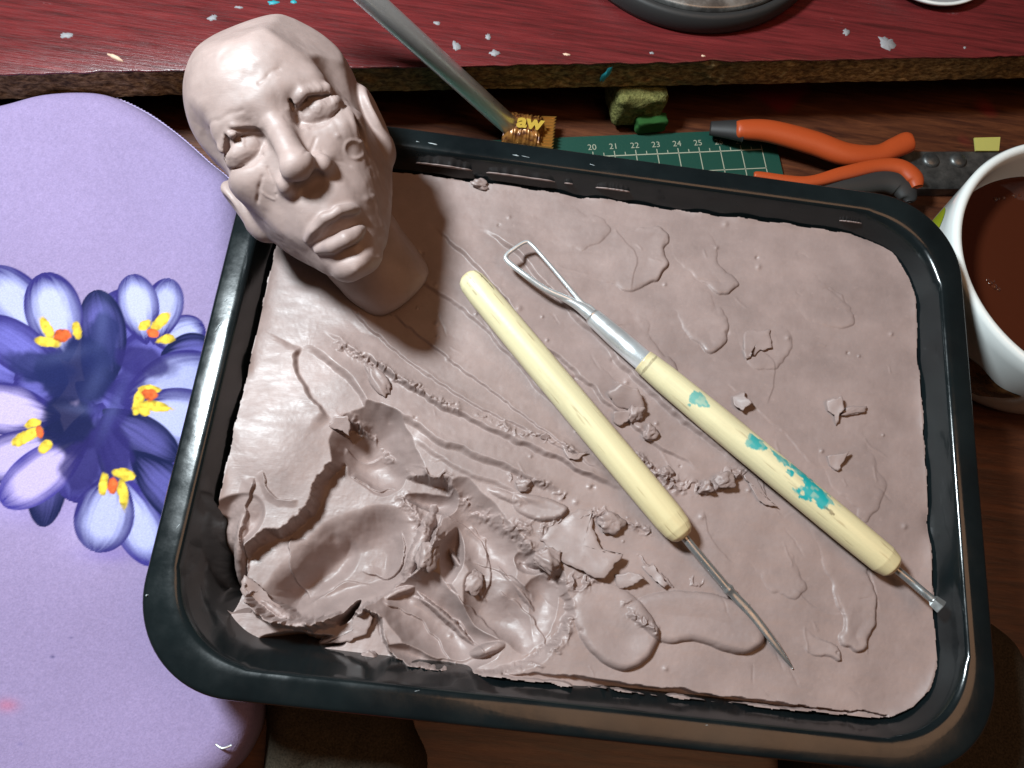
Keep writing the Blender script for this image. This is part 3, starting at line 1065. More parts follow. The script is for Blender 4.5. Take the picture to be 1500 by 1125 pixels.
# --- smooth tongues near the front
tongue([(836, 882), (862, 854), (905, 858), (940, 885), (964, 928), (950, 964), (918, 983), (880, 970), (850, 932)], .3, 3.2, 12, (.35, 1), 3)
tongue([(918, 890), (958, 868), (1030, 868), (1085, 886), (1114, 918), (1116, 942), (1092, 958), (1060, 954), (1020, 939), (978, 942), (940, 920)], .8, 3.4, 12, (1, .45), 5)
crumbs_ridge([(915, 880), (925, 905), (962, 925)], 5, 1.3, 6)
patch([(930, 815), (975, 852), (985, 862), (960, 850)], .9, 2)
# --- the dug-out corner
def dig(poly, depth, wall, seed, rag=1.0, smooth=False):
    """cut an area down with a steep torn wall"""
    pl = np.array(poly, float)
    pl = spline(np.vstack([pl, pl[:1]]), 6)[:-1]
    s = bounds(pl, 30)
    wx, wy = (BX[s], BY[s]) if smooth else (RX[s], RY[s])
    d = poly_sd(PX[s] + (wx - PX[s]) * rag, PY[s] + (wy - PY[s]) * rag, pl)
    Hh[s] -= depth * sst(wall * .3, -wall, d)


W = 1.15
# the flank of the thick mass at the left wall rolls over before the cut
lump(400, 640, 95, 95, -25, 2.2, 1, 2.0, 2.4, .3, 4.5)
dig([(487, 618), (505, 608), (526, 612), (552, 640), (578, 668), (594, 690), (640, 700), (668, 712), (646, 760), (634, 785), (619, 825), (597, 853), (545, 885), (500, 905), (455, 915), (400, 908),
     (362, 885), (345, 850), (350, 805), (382, 778), (412, 772), (450, 736), (464, 702), (506, 656)], 9.0, 9, 1)
dig([(664, 716), (700, 744), (745, 774), (770, 797), (795, 837), (832, 878), (826, 925), (795, 965), (740, 986), (640, 988), (600, 975), (560, 945), (548, 892), (598, 858), (624, 828), (640, 786)], 4.5, 10, 2)
dig([(296, 905), (345, 856), (364, 892), (400, 914), (455, 922), (540, 892), (565, 945), (600, 975), (640, 990), (480, 990), (330, 965)], 10.0, 8, 3)
scoop(318, 835, 40, 86, 8, 40, 0, 4, .5, 0, 2, .6)
scoop(350, 760, 40, 34, -50, 8, 0, 40, .8, 0, 2, .6)
# one deep hollow whose floor runs on under the folds
dig([(385, 862), (415, 812), (470, 765), (555, 745), (602, 775), (596, 845), (540, 880), (455, 902), (405, 896)], 10.5, 40, 5, 1.0, True)
dig([(400, 850), (440, 800), (490, 772), (500, 800), (470, 850), (430, 885)], 3.5, 22, 6, 1.0, True)
# smooth thumb scoops; their meeting lines stay sharp
scoop(548, 672, 56, 84, -28, 14.0, 0, 5, .2, 0, 2.0, W)
scoop(626, 722, 56, 26, 8, 14.0, 0, 20, .2, 0, 2, W)
scoop(700, 790, 60, 112, -32, 11.0, 0, 8, .25, 0, 2.0, W)
scoop(655, 800, 26, 66, 14, 14.5, 0, 21, .2, 0, 2.0, W)
scoop(630, 905, 62, 130, -50, 14.5, 0, 9, .25, 0, 2.2, W)
scoop(735, 895, 62, 100, -42, 10.0, 0, 10, .25, 0, 2.2, W)
scoop(795, 895, 44, 74, 10, 7.5, 0, 11, .25, 0, 2.4, W)
scoop(772, 826, 40, 22, 25, 7.5, 0, 12, .2, 0, 2, W)
scoop(440, 940, 80, 18, 10, 31, 0, 13, .3, 0, 2, .6)
scoop(512, 898, 34, 9, -48, 26, 0, 14, .15, 0, 2, .6)
scoop(640, 965, 96, 24, 10, 11, 0, 15, .25, 0, 2, W)
# masses and folds standing inside it
lump(392, 700, 88, 66, -38, -.4, 2, 1.6, 2.6, .35, 7)
lump(372, 760, 60, 34, -20, -4.0, 34, 1.0, 2.6, .5, 6)
lump(424, 716, 34, 13, -40, -1.0, 3, .4, 2.4, .5)
lump(408, 752, 26, 10, -30, -2.2, 4, .4, 2.4, .5)
lump(352, 770, 14, 56, 14, -3.0, 22, .5, 2.4, .5)
lump(612, 796, 13, 60, 20, -3.0, 8, .3, 2.8, .8)
lump(575, 868, 50, 8, -22, -8.5, 9, .25, 3.0, .5)
lump(396, 894, 62, 11, 34, -8.0, 10, .3, 3.0, .7)
lump(505, 928, 56, 8, -18, -10.0, 11, .25, 3.0, .4)
lump(545, 898, 8, 32, 12, -9.0, 12, .25, 3.0, .4)
lump(345, 930, 62, 18, 30, -11, 13, .4, 2.8, .5)
lump(455, 972, 84, 12, 6, -8, 14, .4, 2.8, .5)
lump(640, 985, 74, 13, 10, -4, 16, .4, 2.8, .5)
lump(722, 951, 32, 11, -18, -2.6, 17, .2, 3.2, .3)
lump(690, 845, 60, 7, 55, -6.5, 30, .3, 2.6, .5)
lump(655, 905, 95, 7, 42, -9.0, 31, .3, 2.6, .5)
lump(760, 862, 58, 6, 50, -5.0, 32, .3, 2.6, .5)
lump(800, 812, 26, 18, -20, .8, 18, .3, 2.6, .5)
lump(745, 728, 44, 10, 22, 1.2, 33, .4, 2.6, .4, 3)
tongue([(752, 722), (790, 728), (824, 738), (830, 750), (815, 762), (785, 764), (755, 745)], .6, 2.6, 7, (1, .4), 43)
crumbs_ridge([(590, 688), (612, 690), (640, 698), (668, 712)], 8, 1.5, 10, 14)
crumbs_ridge([(577, 719), (614, 760), (633, 784), (619, 825), (596, 853)], 9, 1.8, 11, 14)
crumbs_ridge([(668, 712), (700, 745), (740, 772), (768, 790), (790, 830), (850, 855), (902, 850)], 9, 1.4, 12, 14)
crumbs_ridge([(486, 618), (500, 610), (522, 612), (552, 640), (578, 672)], 7, 1.2, 13, 12)
crumbs_ridge([(355, 848), (366, 885), (395, 908), (445, 916), (480, 905)], 8, 2.0, 14, 12)
crumbs_ridge([(330, 930), (380, 955), (450, 975), (540, 975), (620, 978), (700, 982)], 8, 1.4, 16, 14)
crumbs_ridge([(830, 880), (826, 925), (795, 962), (770, 975)], 7, 1.2, 17, 12)
pit = sst(-1.0, -5.0, Hh)
Hh += pit * (.16 * fbm2(PX, PY, 34, 61, 2) + .02 * fbm2(RX, RY, 6, 62, 2))
# folds: thin shelves that run along the scoops
for i, (pl, a, r, sd_) in enumerate([([(520, 832), (552, 844), (580, 830), (590, 795), (580, 768)], 1.8, 16, -1), ([(650, 745), (700, 780), (722, 840), (705, 885)], 1.1, 26, 1),
                                     ([(555, 880), (620, 915), (665, 975)], 1.3, 24, -1), ([(650, 850), (690, 890), (735, 940)], 1.2, 30, 1),
                                     ([(418, 780), (415, 830), (440, 875)], 1.9, 34, -1), ([(372, 700), (352, 770), (348, 835)], 1.8, 18, 1),
                                     ([(735, 860), (780, 900), (805, 950)], 1.0, 18, 1), ([(500, 650), (530, 668), (565, 655)], 1.0, 14, 1), ([(690, 760), (714, 790), (712, 830)], .8, 14, 1),
                                     ([(600, 870), (660, 900), (720, 965)], 1.0, 16, 1), ([(505, 690), (545, 712), (580, 705)], 1.3, 12, -1), ([(440, 880), (490, 850), (540, 850)], 1.0, 16, 1),
                                     ([(385, 690), (400, 725), (440, 735)], 1.2, 12, 1), ([(690, 820), (745, 840), (790, 880)], .9, 14, -1)]):
    step_edge(pl, a, r, sd_, 3, 20 + i, .8)
# --- slit along the near wall, and torn edges at the walls
s = crop(720, 1340, 960, 1075)
d, t, ad = polyline(WX[s], WY[s], [(735, 986), (800, 992), (900, 1006), (1000, 1016), (1110, 1029), (1180, 1036), (1300, 1049)])
wdt = np.interp(t, [0, .1, .25, .5, .72, .8, 1], [2, 6, 7, 6, 4, 1.5, 1.0])
Hh[s] -= 5.5 * sst(1.0, .55, ad / wdt) * np.interp(t, [0, .12, .3, 1], [.15, .35, 1, .8])
# --- fine pimples and scratches everywhere
Hh += .018 * fbm2(PX, PY, 5, 71, 2)
for k in range(60):
    rs = np.random.RandomState(900 + k)
    x, y = rs.uniform(620, 1330), rs.uniform(330, 1030)
    L = rs.uniform(12, 60)
    a = rs.normal(.75, .5)
    pl = [(x, y), (x + L * cos(a), y + L * sin(a))]
    s = bounds(np.array(pl), 8)
    if s is None:
        continue
    d, t, ad = polyline(WX[s], WY[s], pl)
    Hh[s] += rs.choice([-1, 1]) * .13 * np.exp(-(ad / 1.6) ** 2) * sst(0, .3, t) * sst(1, .7, t)
for k in range(70):
    rs = np.random.RandomState(1900 + k)
    x, y = rs.uniform(480, 1330), rs.uniform(300, 1030)
    r = rs.uniform(1.5, 4)
    s = crop(x - 12, x + 12, y - 12, y + 12)
    if s is None:
        continue
    Hh[s] += rs.choice([-.5, .45, .45]) * np.exp(-((PX[s] - x) ** 2 + (PY[s] - y) ** 2) / r ** 2)

ZZ = ZC + Hh * .001
# meniscus: clay is dragged a little up the walls
rr = rrect(UI, .031)
wall = -poly_sd(CX, CY, rr)
ragw = .0016 * fbm2(PX, PY, 22, 81, 3)
ZZ += .0012 * np.exp(-np.clip(wall, 0, 1) / .0018) * (.4 + .8 * fbm2(PX, PY, 60, 82, 2))
ZZ = np.maximum(ZZ, .0002)
V = np.stack([CX, CY, ZZ], -1).reshape(-1, 3)
F = grid_faces(NX, NY)
keep = (wall.ravel()[F] > (-.0004 + ragw.ravel()[F] * .25)).all(1)
clay = mesh('clay_slab', V, F[keep], M['clay'])
tag(clay, 'slab of pinkish brown modelling clay pressed into the black tray, one corner dug out', 'clay')


def clay_z(px, py):
    """surface height of the clay under a photo pixel"""
    i, j = np.unravel_index(np.argmin((PX - px) ** 2 + (PY - py) ** 2), PX.shape)
    return ZZ[max(i - 3, 0):i + 4, max(j - 3, 0):j + 4].mean()


def slab_at(x, y):
    i = int(np.clip(np.searchsorted(gx, x), 0, NX - 1))
    j = int(np.clip(np.searchsorted(gy, y), 0, NY - 1))
    return ZZ[i, j]


# ------------------------------------------------------------------ loose clay bits
def chunk(px, py, size, stretch, ang, seed, label, name='clay_crumb', flat=.7, group=None, cat='crumb'):
    """a torn irregular crumb; size in mm"""
    import bmesh
    b = bmesh.new()
    bmesh.ops.create_icosphere(b, subdivisions=4, radius=1)
    v = np.array([q.co[:] for q in b.verts])
    F = np.array([[q.index for q in f.verts] for f in b.faces])
    b.free()
    rs = np.random.RandomState(seed)
    nrm = rs.normal(size=(11, 3))
    nrm /= np.linalg.norm(nrm, axis=1)[:, None]
    dd = rs.uniform(.55, 1.0, 11)
    r = np.full(len(v), 1.1)
    for q, dk in zip(nrm, dd):
        c = v @ q
        r = np.minimum(r, np.where(c > .05, dk / np.maximum(c, .05), 9))
    r *= 1 + .22 * fbm3(v * np.array([1, 2.0, 1]), .75, seed, 3) - .05 * np.clip(.25 - np.abs(noise3(v * 1.6 + 5, seed + 50)), 0, 1) * 4
    size = size * 1.5
    v = v * r[:, None] * size * .0005
    v[:, 0] *= stretch
    v[:, 2] *= flat
    ca, sa = cos(ang), sin(ang)
    v = np.c_[v[:, 0] * ca - v[:, 1] * sa, v[:, 0] * sa + v[:, 1] * ca, v[:, 2]]
    z = clay_z(px, py)
    v = v + P(px, py, z + size * .0005 * flat * .45)
    o = mesh(name, v, F, M['clay'])
    return tag(o, label, cat, group)


chunk(553, 556, 3.6, 2.6, -.75 + pi, 1, 'rolled sliver of clay in the drag marks below the head')
chunk(930, 607, 4.6, 1.1, 1.2, 3, 'clay crumb stuck against the largest one between the handles')
chunk(953, 633, 3.6, 1.0, .5, 4, 'small round clay pellet between the two wooden handles')
chunk(1250, 603, 2.2, 3.0, .25, 7, 'thin clay thread beside a torn flake, near the cup side')
chunk(768, 710, 3.4, 1.0, .2, 9, 'upright clay crumb at the lower end of the drag marks')
chunk(1036, 713, 3.4, 1.2, .6, 10, 'coiled clay crumb in the middle of the torn line between the handles')
chunk(1062, 706, 3.8, 1.2, .5, 11, 'clay crumb in the torn line, closest to the paint-stained handle')
chunk(977, 692, 3.2, 1.2, -.4, 12, 'clay crumb in the torn line, closest to the plain wooden handle')
chunk(897, 764, 4.6, 1.1, .2, 13, 'clay pellet beside the lifted clay plate and the plain handle')
chunk(800, 822, 6.0, 1.3, -.5, 14, 'knotted clay lump beside the lifted clay plate')
chunk(541, 966, 4.4, 1.0, .2, 16, 'twisted clay bit by the near tray wall')
chunk(625, 812, 5.5, 1.3, 1.3, 17, 'rough crumb on the crest between the dug-out hollows')
chunk(693, 849, 4.6, 1.3, 1.0, 18, 'smooth clay pellet stuck in the shallow hollow', flat=.5)
chunk(702, 271, 3.2, 1.5, -.1, 19, 'clay pellet against the far tray wall beside the ear')


def plate(poly, lift, curl, thick, seed, name, label=None, parent=None, cat='flake', z0=None, axis=(1, 0)):
    """thin torn sheet of clay lifting off the surface"""
    poly = np.array(poly, float)
    n0 = len(poly)
    den = []
    for i in range(n0):
        a, b = poly[i], poly[(i + 1) % n0]
        k = max(2, int(np.linalg.norm(b - a) / 4))
        den += [a + (b - a) * t for t in np.linspace(0, 1, k, endpoint=False)]
    den = np.array(den)
    den = den + np.c_[noise2(den[:, 0], den[:, 1], 6, seed), noise2(den[:, 0], den[:, 1], 6, seed + 1)] * 2.4
    c = den.mean(0)
    z0 = clay_z(*c) if z0 is None else z0
    ax = np.array(axis, float)
    ax /= np.linalg.norm(ax)
    pr = den @ ax
    p0, p1 = pr.min(), pr.max()
    rings = [1.0, .96, .8, .6, .4, .2]
    top, bot = [], []

    def hgt(q):
        t = np.clip((q @ ax - p0) / (p1 - p0), 0, 1)
        return z0 + lift * t ** curl + .0003 * fbm2(q[:, 0], q[:, 1], 22, seed + 5, 2)

    for k, r in enumerate(rings):
        q = c + (den - c) * r
        h = hgt(q)
        top.append(np.array([P(x, y, z + (thick * .5 if k else thick * .1)) for (x, y), z in zip(q, h)]))
        bot.append(np.array([P(x, y, z - (thick * .5 if k else thick * .1)) for (x, y), z in zip(q, h)]))
    n = len(den)
    cc = hgt(c[None])[0]
    V = np.concatenate(top + bot + [np.array([P(*c, cc + thick * .5)]), np.array([P(*c, cc - thick * .5)])])
    R = len(rings)
    F = [tuple(q) for q in grid_faces(R, n, True)] + [tuple(reversed(q + R * n)) for q in grid_faces(R, n, True)]
    F += [((R - 1) * n + (k + 1) % n, (R - 1) * n + k, 2 * R * n) for k in range(n)]
    F += [((2 * R - 1) * n + k, (2 * R - 1) * n + (k + 1) % n, 2 * R * n + 1) for k in range(n)]
    F += [(k, R * n + k, R * n + (k + 1) % n, (k + 1) % n) for k in range(n)]
    o = recalc(mesh(name, V, F, M['clay'], parent))
    if label:
        tag(o, label, cat)
    return o


plate([(790, 790), (812, 768), (848, 748), (868, 746), (868, 775), (880, 800), (892, 812), (912, 812), (898, 832), (884, 848), (868, 845), (842, 832), (815, 818)], .0032, 1.2, .0007, 1, 'clay_flake', parent=clay, z0=ZC + .0005, axis=(1, .6))
plate([(380, 856), (356, 842), (352, 862), (368, 892), (395, 905), (420, 915), (425, 900), (400, 880)], .004, 1.0, .0010, 2, 'clay_flake', parent=clay, z0=ZC - .011, axis=(-1, -.6))
plate([(318, 888), (340, 896), (368, 888), (372, 905), (345, 915), (322, 905)], .003, 1.0, .0009, 3, 'clay_flake', parent=clay, z0=ZC - .012, axis=(0, -1))
plate([(1085, 690), (1110, 700), (1128, 735), (1140, 742), (1120, 742), (1104, 722)], .0012, 1, .0005, 4, 'clay_flake', parent=clay, axis=(0, 1))
plate([(1093, 483), (1128, 484), (1132, 510), (1112, 513), (1094, 528), (1088, 505)], .0010, 1, .0004, 5, 'clay_flake', parent=clay, axis=(.4, 1))
plate([(783, 825), (800, 800), (822, 808), (820, 832), (806, 838)], .003, 1, .0008, 6, 'clay_flake', parent=clay, axis=(.3, -1))
plate([(822, 655), (840, 668), (862, 662), (850, 672), (832, 672)], .0013, 1, .0005, 7, 'clay_flake', parent=clay, axis=(-.4, 1))
plate([(790, 640), (800, 632), (806, 642), (798, 646)], .0015, 1, .0005, 8, 'clay_flake', parent=clay, axis=(0, -1))
plate([(520, 905), (540, 890), (546, 905), (540, 925), (510, 940), (480, 942), (515, 925)], .005, .8, .0010, 9, 'clay_flake', parent=clay, z0=ZC - .012, axis=(1, -.4))
plate([(480, 625), (490, 612), (508, 608), (514, 620), (512, 640), (502, 632)], .003, 1, .0012, 10, 'clay_flake', parent=clay, z0=ZC - .001, axis=(.2, -1))
plate([(940, 830), (955, 826), (980, 855), (972, 862)], .0015, 1, .0006, 11, 'clay_flake', parent=clay, axis=(1, 1))
LIFT = [
    ([(889, 574), (912, 561), (936, 572), (946, 598), (928, 600), (902, 598)], .0042, .8, .0016, 21, 'largest folded clay scrap between the two wooden handles', (.3, -1)),
    ([(900, 603), (924, 601), (921, 614), (907, 626), (896, 618)], .0024, 1, .0012, 22, 'flat clay scrap tucked under the largest scrap between the handles', (.3, -1)),
    ([(1210, 587), (1234, 581), (1238, 599), (1229, 612), (1226, 624), (1221, 609), (1211, 600)], .0030, .9, .0010, 23, 'torn clay flake beside a thin clay thread, near the cup side', (1, -.5)),
    ([(1212, 668), (1226, 665), (1244, 661), (1237, 676), (1228, 691), (1213, 684)], .0024, .9, .0012, 24, 'pointed clay scrap lying alone between the flake and the paint-stained handle', (.8, -.6)),
    ([(900, 842), (928, 838), (944, 846), (930, 855), (912, 864), (902, 856)], .0030, .9, .0012, 25, 'curled clay scrap under the tip of the lifted clay plate', (1, -.5)),
    ([(1072, 580), (1090, 575), (1101, 590), (1090, 601), (1078, 596)], .0030, 1, .0014, 26, 'square clay scrap against the far side of the paint-stained handle', (1, .3))]
for poly, lift, curl, th, sd_, lab, ax_ in LIFT:
    o = plate(poly, lift, curl, th, sd_, 'clay_scrap', lab, None, 'scrap', None, ax_)
# residue left on the far wall
for i, (x0, y0, x1, y1, wd) in enumerate([(608, 246, 690, 262, 7), (712, 256, 812, 276, 6), (872, 282, 922, 290, 5), (826, 275, 838, 277, 4), (1230, 348, 1262, 358, 4)]):
    n = 30
    V = []
    for k in range(n):
        t = k / (n - 1)
        x = x0 + (x1 - x0) * t
        y = y0 + (y1 - y0) * t
        q = P(x, y, ZR - .0052)
        ww = wd * .00042 * (sin(pi * t) ** .3 if 0 < t < 1 else .05) * (1 + .25 * noise2(np.array(t * 20.), np.array(0.), 1, i))
        yy = HY - .0113
        q[1] = yy
        wl = np.array([0, -.42, .9])
        nrm = np.array([0, -.9, -.42]) * np.array([1, 1, -1])
        for (a, b) in [(-1, -.2), (-.9, .35), (.9, .35), (1, -.2)]:
            V.append(q + wl * -a * ww * 1.2 * np.array([1, -1, 1]) * np.array([1, -1, 1]) + nrm * b * .0008)
    F = [tuple(q) for q in grid_faces(n, 4, True)]
    recalc(mesh('wall_residue', V, F, M['clay'], clay))

# ------------------------------------------------------------------ sculpted head: implicit solid, then a surface net
HS = 5120.0        # head units per metre
PITCH, YAW, ROLL = radians(12), radians(5), math.atan2(.525, .85)
sight = np.array([(407 - 750) / FPX, (562.5 - 185) / FPX, -1])
fw = -sight / np.linalg.norm(sight)               # from the face towards the viewer
ex = np.cross((0, 1, 0), fw)
ex /= np.linalg.norm(ex)
ey = np.cross(fw, ex)
img_r = cos(ROLL) * ex + sin(ROLL) * ey
img_u = -sin(ROLL) * ex + cos(ROLL) * ey
h_u = cos(PITCH) * img_u - sin(PITCH) * fw
h_f0 = cos(PITCH) * fw + sin(PITCH) * img_u
h_f = cos(YAW) * h_f0 - sin(YAW) * img_r
h_r = cos(YAW) * img_r + sin(YAW) * h_f0
HR = RM @ np.stack([h_r, h_u, h_f], 1)          # head axes in the world
dpt = FPX / HS
eye = OC + RM @ (np.array([(407 - 750) / FPX, (562.5 - 185) / FPX, -1]) * dpt)
HO = eye - HR @ (np.array([0, 0, 115.0]) / HS)  # origin of the head frame

st = 2.1
ax_x = np.arange(-176, 178, st, dtype=np.float32)
ax_y = np.arange(-345, 214, st, dtype=np.float32)
ax_z = np.arange(-215, 200, st, dtype=np.float32)
X, Y, Z = np.meshgrid(ax_x, ax_y, ax_z, indexing='ij', sparse=True)


def ell(c, r, rot=None):
    dx, dy, dz = X - np.float32(c[0]), Y - np.float32(c[1]), Z - np.float32(c[2])
    if rot is not None:
        a, b, g = [radians(q) for q in rot]
        R = euler(a, b, g).T.astype(np.float32)
        dx, dy, dz = (R[0, 0] * dx + R[0, 1] * dy + R[0, 2] * dz, R[1, 0] * dx + R[1, 1] * dy + R[1, 2] * dz, R[2, 0] * dx + R[2, 1] * dy + R[2, 2] * dz)
    k0 = np.sqrt((dx / r[0]) ** 2 + (dy / r[1]) ** 2 + (dz / r[2]) ** 2)
    k1 = np.sqrt((dx / r[0] ** 2) ** 2 + (dy / r[1] ** 2) ** 2 + (dz / r[2] ** 2) ** 2)
    return (k0 * (k0 - 1) / (k1 + 1e-6)).astype(np.float32)


def cap(a, b, ra, rb):
    a = np.array(a, np.float32)
    e = np.array(b, np.float32) - a
    t = np.clip(((X - a[0]) * e[0] + (Y - a[1]) * e[1] + (Z - a[2]) * e[2]) / float(e @ e), 0, 1)
    return (np.sqrt((X - a[0] - t * e[0]) ** 2 + (Y - a[1] - t * e[1]) ** 2 + (Z - a[2] - t * e[2]) ** 2) - (ra + (rb - ra) * t)).astype(np.float32)


def chain(pts, rads):
    r = None
    for i in range(len(pts) - 1):
        d = cap(pts[i], pts[i + 1], rads[i], rads[i + 1])
        r = d if r is None else np.minimum(r, d)
    return r


def smin(a, b, k):
    h = np.clip(.5 + .5 * (b - a) / k, 0, 1)
    return b * (1 - h) + a * h - k * h * (1 - h)


def ssub(a, b, k):
    """a minus b"""
    h = np.clip(.5 - .5 * (a + b) / k, 0, 1)
    return a * (1 - h) - b * h + k * h * (1 - h)


def plane(nv, d):
    nv = np.array(nv, float)
    nv /= np.linalg.norm(nv)
    return (X * nv[0] + Y * nv[1] + Z * nv[2] - d).astype(np.float32)


D = ell((2, 60, -35), (136, 137, 160))                       # cranium
D = smin(D, ell((0, 72, 20), (112, 98, 100)), 30)            # forehead
D = smin(D, ell((0, -66, 22), (116, 134, 106)), 34)          # face mass
D = smin(D, ell((0, -142, 58), (84, 74, 76)), 30)            # muzzle
D = smin(D, ell((0, -202, 84), (56, 30, 44)), 26)            # chin
for sx in (-1, 1):
    D = smin(D, cap((sx * 98, -86, -20), (sx * 44, -196, 66), 26, 26), 26)      # jaw
    D = smin(D, ell((sx * 80, -46, 76), (38, 32, 32)), 30)                       # cheekbone
    D = smin(D, cap((sx * 14, 42, 116), (sx * 88, 34, 86), 17, 20), 20)          # brow
    D = ssub(D, ell((sx * 61, -1, 130), (40, 27, 36)), 12)                       # socket
    D = ssub(D, ell((sx * 84, -112, 126), (26, 36, 16)), 30)                     # slightly hollow cheek
    D = ssub(D, ell((sx * 120, 40, 88), (24, 50, 40)), 26)                       # temple
    # crude eyeball, the lids only roughed in
    D = smin(D, ell((sx * 61, -5, 90), (39, 24, 23), (6, 0, sx * -6)), 3)
    D = smin(D, chain([(sx * 26, 12, 112), (sx * 56, 22, 118), (sx * 88, 14, 100)], [6, 7, 6]), 12)
    D = ssub(D, chain([(sx * 30, 2, 110), (sx * 58, 15, 116), (sx * 92, 4, 97)], [3, 4.5, 4]), 2)
    D = ssub(D, chain([(sx * 40, -24, 113), (sx * 62, -29, 112), (sx * 90, -18, 98)], [2, 2.5, 2]), 2)
    D = ssub(D, ell((sx * 29, -6, 118), (7, 12, 12)), 4)
# nose
D = smin(D, chain([(0, 48, 104), (0, 10, 118), (0, -32, 140), (-1, -64, 152)], [21, 17, 19, 23]), 18)
D = smin(D, ell((-1, -68, 155), (25, 19, 19)), 10)
for sx in (-1, 1):
    D = smin(D, ell((sx * 30, -80, 128), (16, 16, 20)), 12)
D = ssub(D, ell((0, -107, 150), (36, 13, 28), (34, 0, 0)), 4)
for sx in (-1, 1):
    D = ssub(D, ell((sx * 14, -95, 142), (10, 13, 14)), 4)
# lips
D = ssub(D, cap((0, -116, 142), (0, -140, 150), 6, 7), 9)
up = chain([(-52, -163, 117), (-30, -157, 132), (-6, -149, 143), (6, -151, 144), (18, -149, 143), (42, -158, 131), (66, -167, 114)], [6, 9, 9, 8, 9, 9, 6])
D = smin(D, up, 9)
D = ssub(D, chain([(-56, -168, 124), (-28, -168, 145), (5, -167, 157), (38, -170, 145), (68, -173, 120)], [5, 10, 13, 10, 5]), 4)
lo = chain([(-46, -182, 114), (-20, -187, 132), (5, -188, 140), (30, -189, 132), (56, -186, 112)], [8, 12, 13, 12, 8])
D = smin(D, lo, 6)
D = ssub(D, chain([(-34, -212, 124), (5, -215, 140), (44, -213, 124)], [6, 9, 6]), 8)
D = smin(D, ell((2, -226, 100), (58, 22, 33)), 16)
# ears
for sx, oy in ((-1, -60), (1, -40)):
    big = 1.0 if sx > 0 else .86
    e = ell((sx * 126, oy, -24), (20, 64 * big, 44 * big), (12, sx * 12, sx * -6))
    e = ssub(e, ell((sx * 152, oy + 8, 0), (18, 40 * big, 22), (12, sx * 12, sx * -6)), 12)
    e = smin(e, ell((sx * 116, oy - 44 * big, -8), (18, 26, 24)), 16)
    EARS = e if sx < 0 else np.minimum(EARS, e)
# knife facets on crown, temple and cheeks
for nv, off, k in [((.80, .45, .40), 140, 3), ((.15, .90, .40), 166, 8), ((-.86, -.30, .42), 146, 16), ((.86, -.34, .40), 146, 16)]:
    D = -smin(-D, -plane(nv, off), k)
D = smin(D, EARS, 14)
# neck
nk0, nk1 = (-12, -95, -55), (16, -294, -106)
nd = np.array(nk1, float) - np.array(nk0)
nd /= np.linalg.norm(nd)
neck = cap(nk0, (nk1[0] + nd[0] * 60, nk1[1] + nd[1] * 60, nk1[2] + nd[2] * 60), 80, 72)
neck = -smin(-neck, -plane(nd, float(np.dot(nd, nk1)) + 14), 26)
D = smin(D, neck, 20)
D = smin(D, cap((60, -110, -30), (34, -245, -72), 20, 12), 18)
# cheek plane cut below the eye on the ear side, and sliver cuts round the eyes
D = ssub(D, ell((104, -78, 84), (7, 56, 16), (0, 30, 10)), 7)
D = ssub(D, cap((33, 12, 116), (37, 46, 119), 5, 4), 4)
D = ssub(D, cap((-30, 8, 118), (-62, 26, 122), 5, 4), 3)
D = ssub(D, cap((-70, 20, 112), (-96, -8, 92), 6, 5), 3)
D = ssub(D, cap((92, 6, 92), (104, 22, 84), 4, 3), 2)
D = smin(D, ell((88, -6, 99), (8, 8, 8)), 3)
# the back lies on the tray rim: flattened where it rests
zw = HR[2]
flat = (ZR + .0003 - (HO[2] + (X * zw[0] + Y * zw[1] + Z * zw[2]) / HS)) * HS
mask_y = (Y > -165)
D = np.where(mask_y, np.maximum(D, flat), D)
flat2 = flat - (ZR - ZC - .0004) * HS
D = np.maximum(D, flat2).astype(np.float32)


def surface_net(D, ax, ay, az):
    ins = D < 0
    c = [ins[i:ins.shape[0] - 1 + i, j:ins.shape[1] - 1 + j, k:ins.shape[2] - 1 + k] for i in (0, 1) for j in (0, 1) for k in (0, 1)]
    s = sum(q.astype(np.int8) for q in c)
    act = (s > 0) & (s < 8)
    I = np.argwhere(act)
    idx = np.full(act.shape, -1, np.int64)
    idx[act] = np.arange(len(I))
    corner = [(i, j, k) for i in (0, 1) for j in (0, 1) for k in (0, 1)]
    val = [D[I[:, 0] + i, I[:, 1] + j, I[:, 2] + k] for i, j, k in corner]
    acc = np.zeros((len(I), 3))
    cnt = np.zeros(len(I))
    for a in range(8):
        for b in range(a + 1, 8):
            ca, cb = np.array(corner[a]), np.array(corner[b])
            if abs(ca - cb).sum() != 1:
                continue
            cr = (val[a] < 0) != (val[b] < 0)
            t = val[a] / np.where(cr, val[a] - val[b], 1)
            acc += np.where(cr[:, None], ca + (cb - ca) * t[:, None], 0)
            cnt += cr
    V = (I + acc / cnt[:, None])
    V = np.c_[ax[0] + V[:, 0] * st, ay[0] + V[:, 1] * st, az[0] + V[:, 2] * st]
    F = []
    n0, n1, n2 = D.shape
    for axis in range(3):
        sl0 = [slice(1, -1)] * 3
        sl1 = [slice(1, -1)] * 3
        sl0[axis] = slice(0, -1)
        sl1[axis] = slice(1, None)
        a, b = ins[tuple(sl0)], ins[tuple(sl1)]
        E = np.argwhere(a != b)
        flip = a[a != b]
        off = np.array([1, 1, 1])
        off[axis] = 0
        E = E + off
        u, w_ = [(1, 2), (2, 0), (0, 1)][axis]
        q = []
        for du, dw in ((-1, -1), (0, -1), (0, 0), (-1, 0)):
            e = E.copy()
            e[:, u] += du
            e[:, w_] += dw
            q.append(idx[e[:, 0], e[:, 1], e[:, 2]])
        q = np.stack(q, 1)
        q[~flip] = q[~flip][:, ::-1]
        F.append(q)
    return V, np.concatenate(F)


hv, hf = surface_net(D, ax_x, ax_y, ax_z)
del D
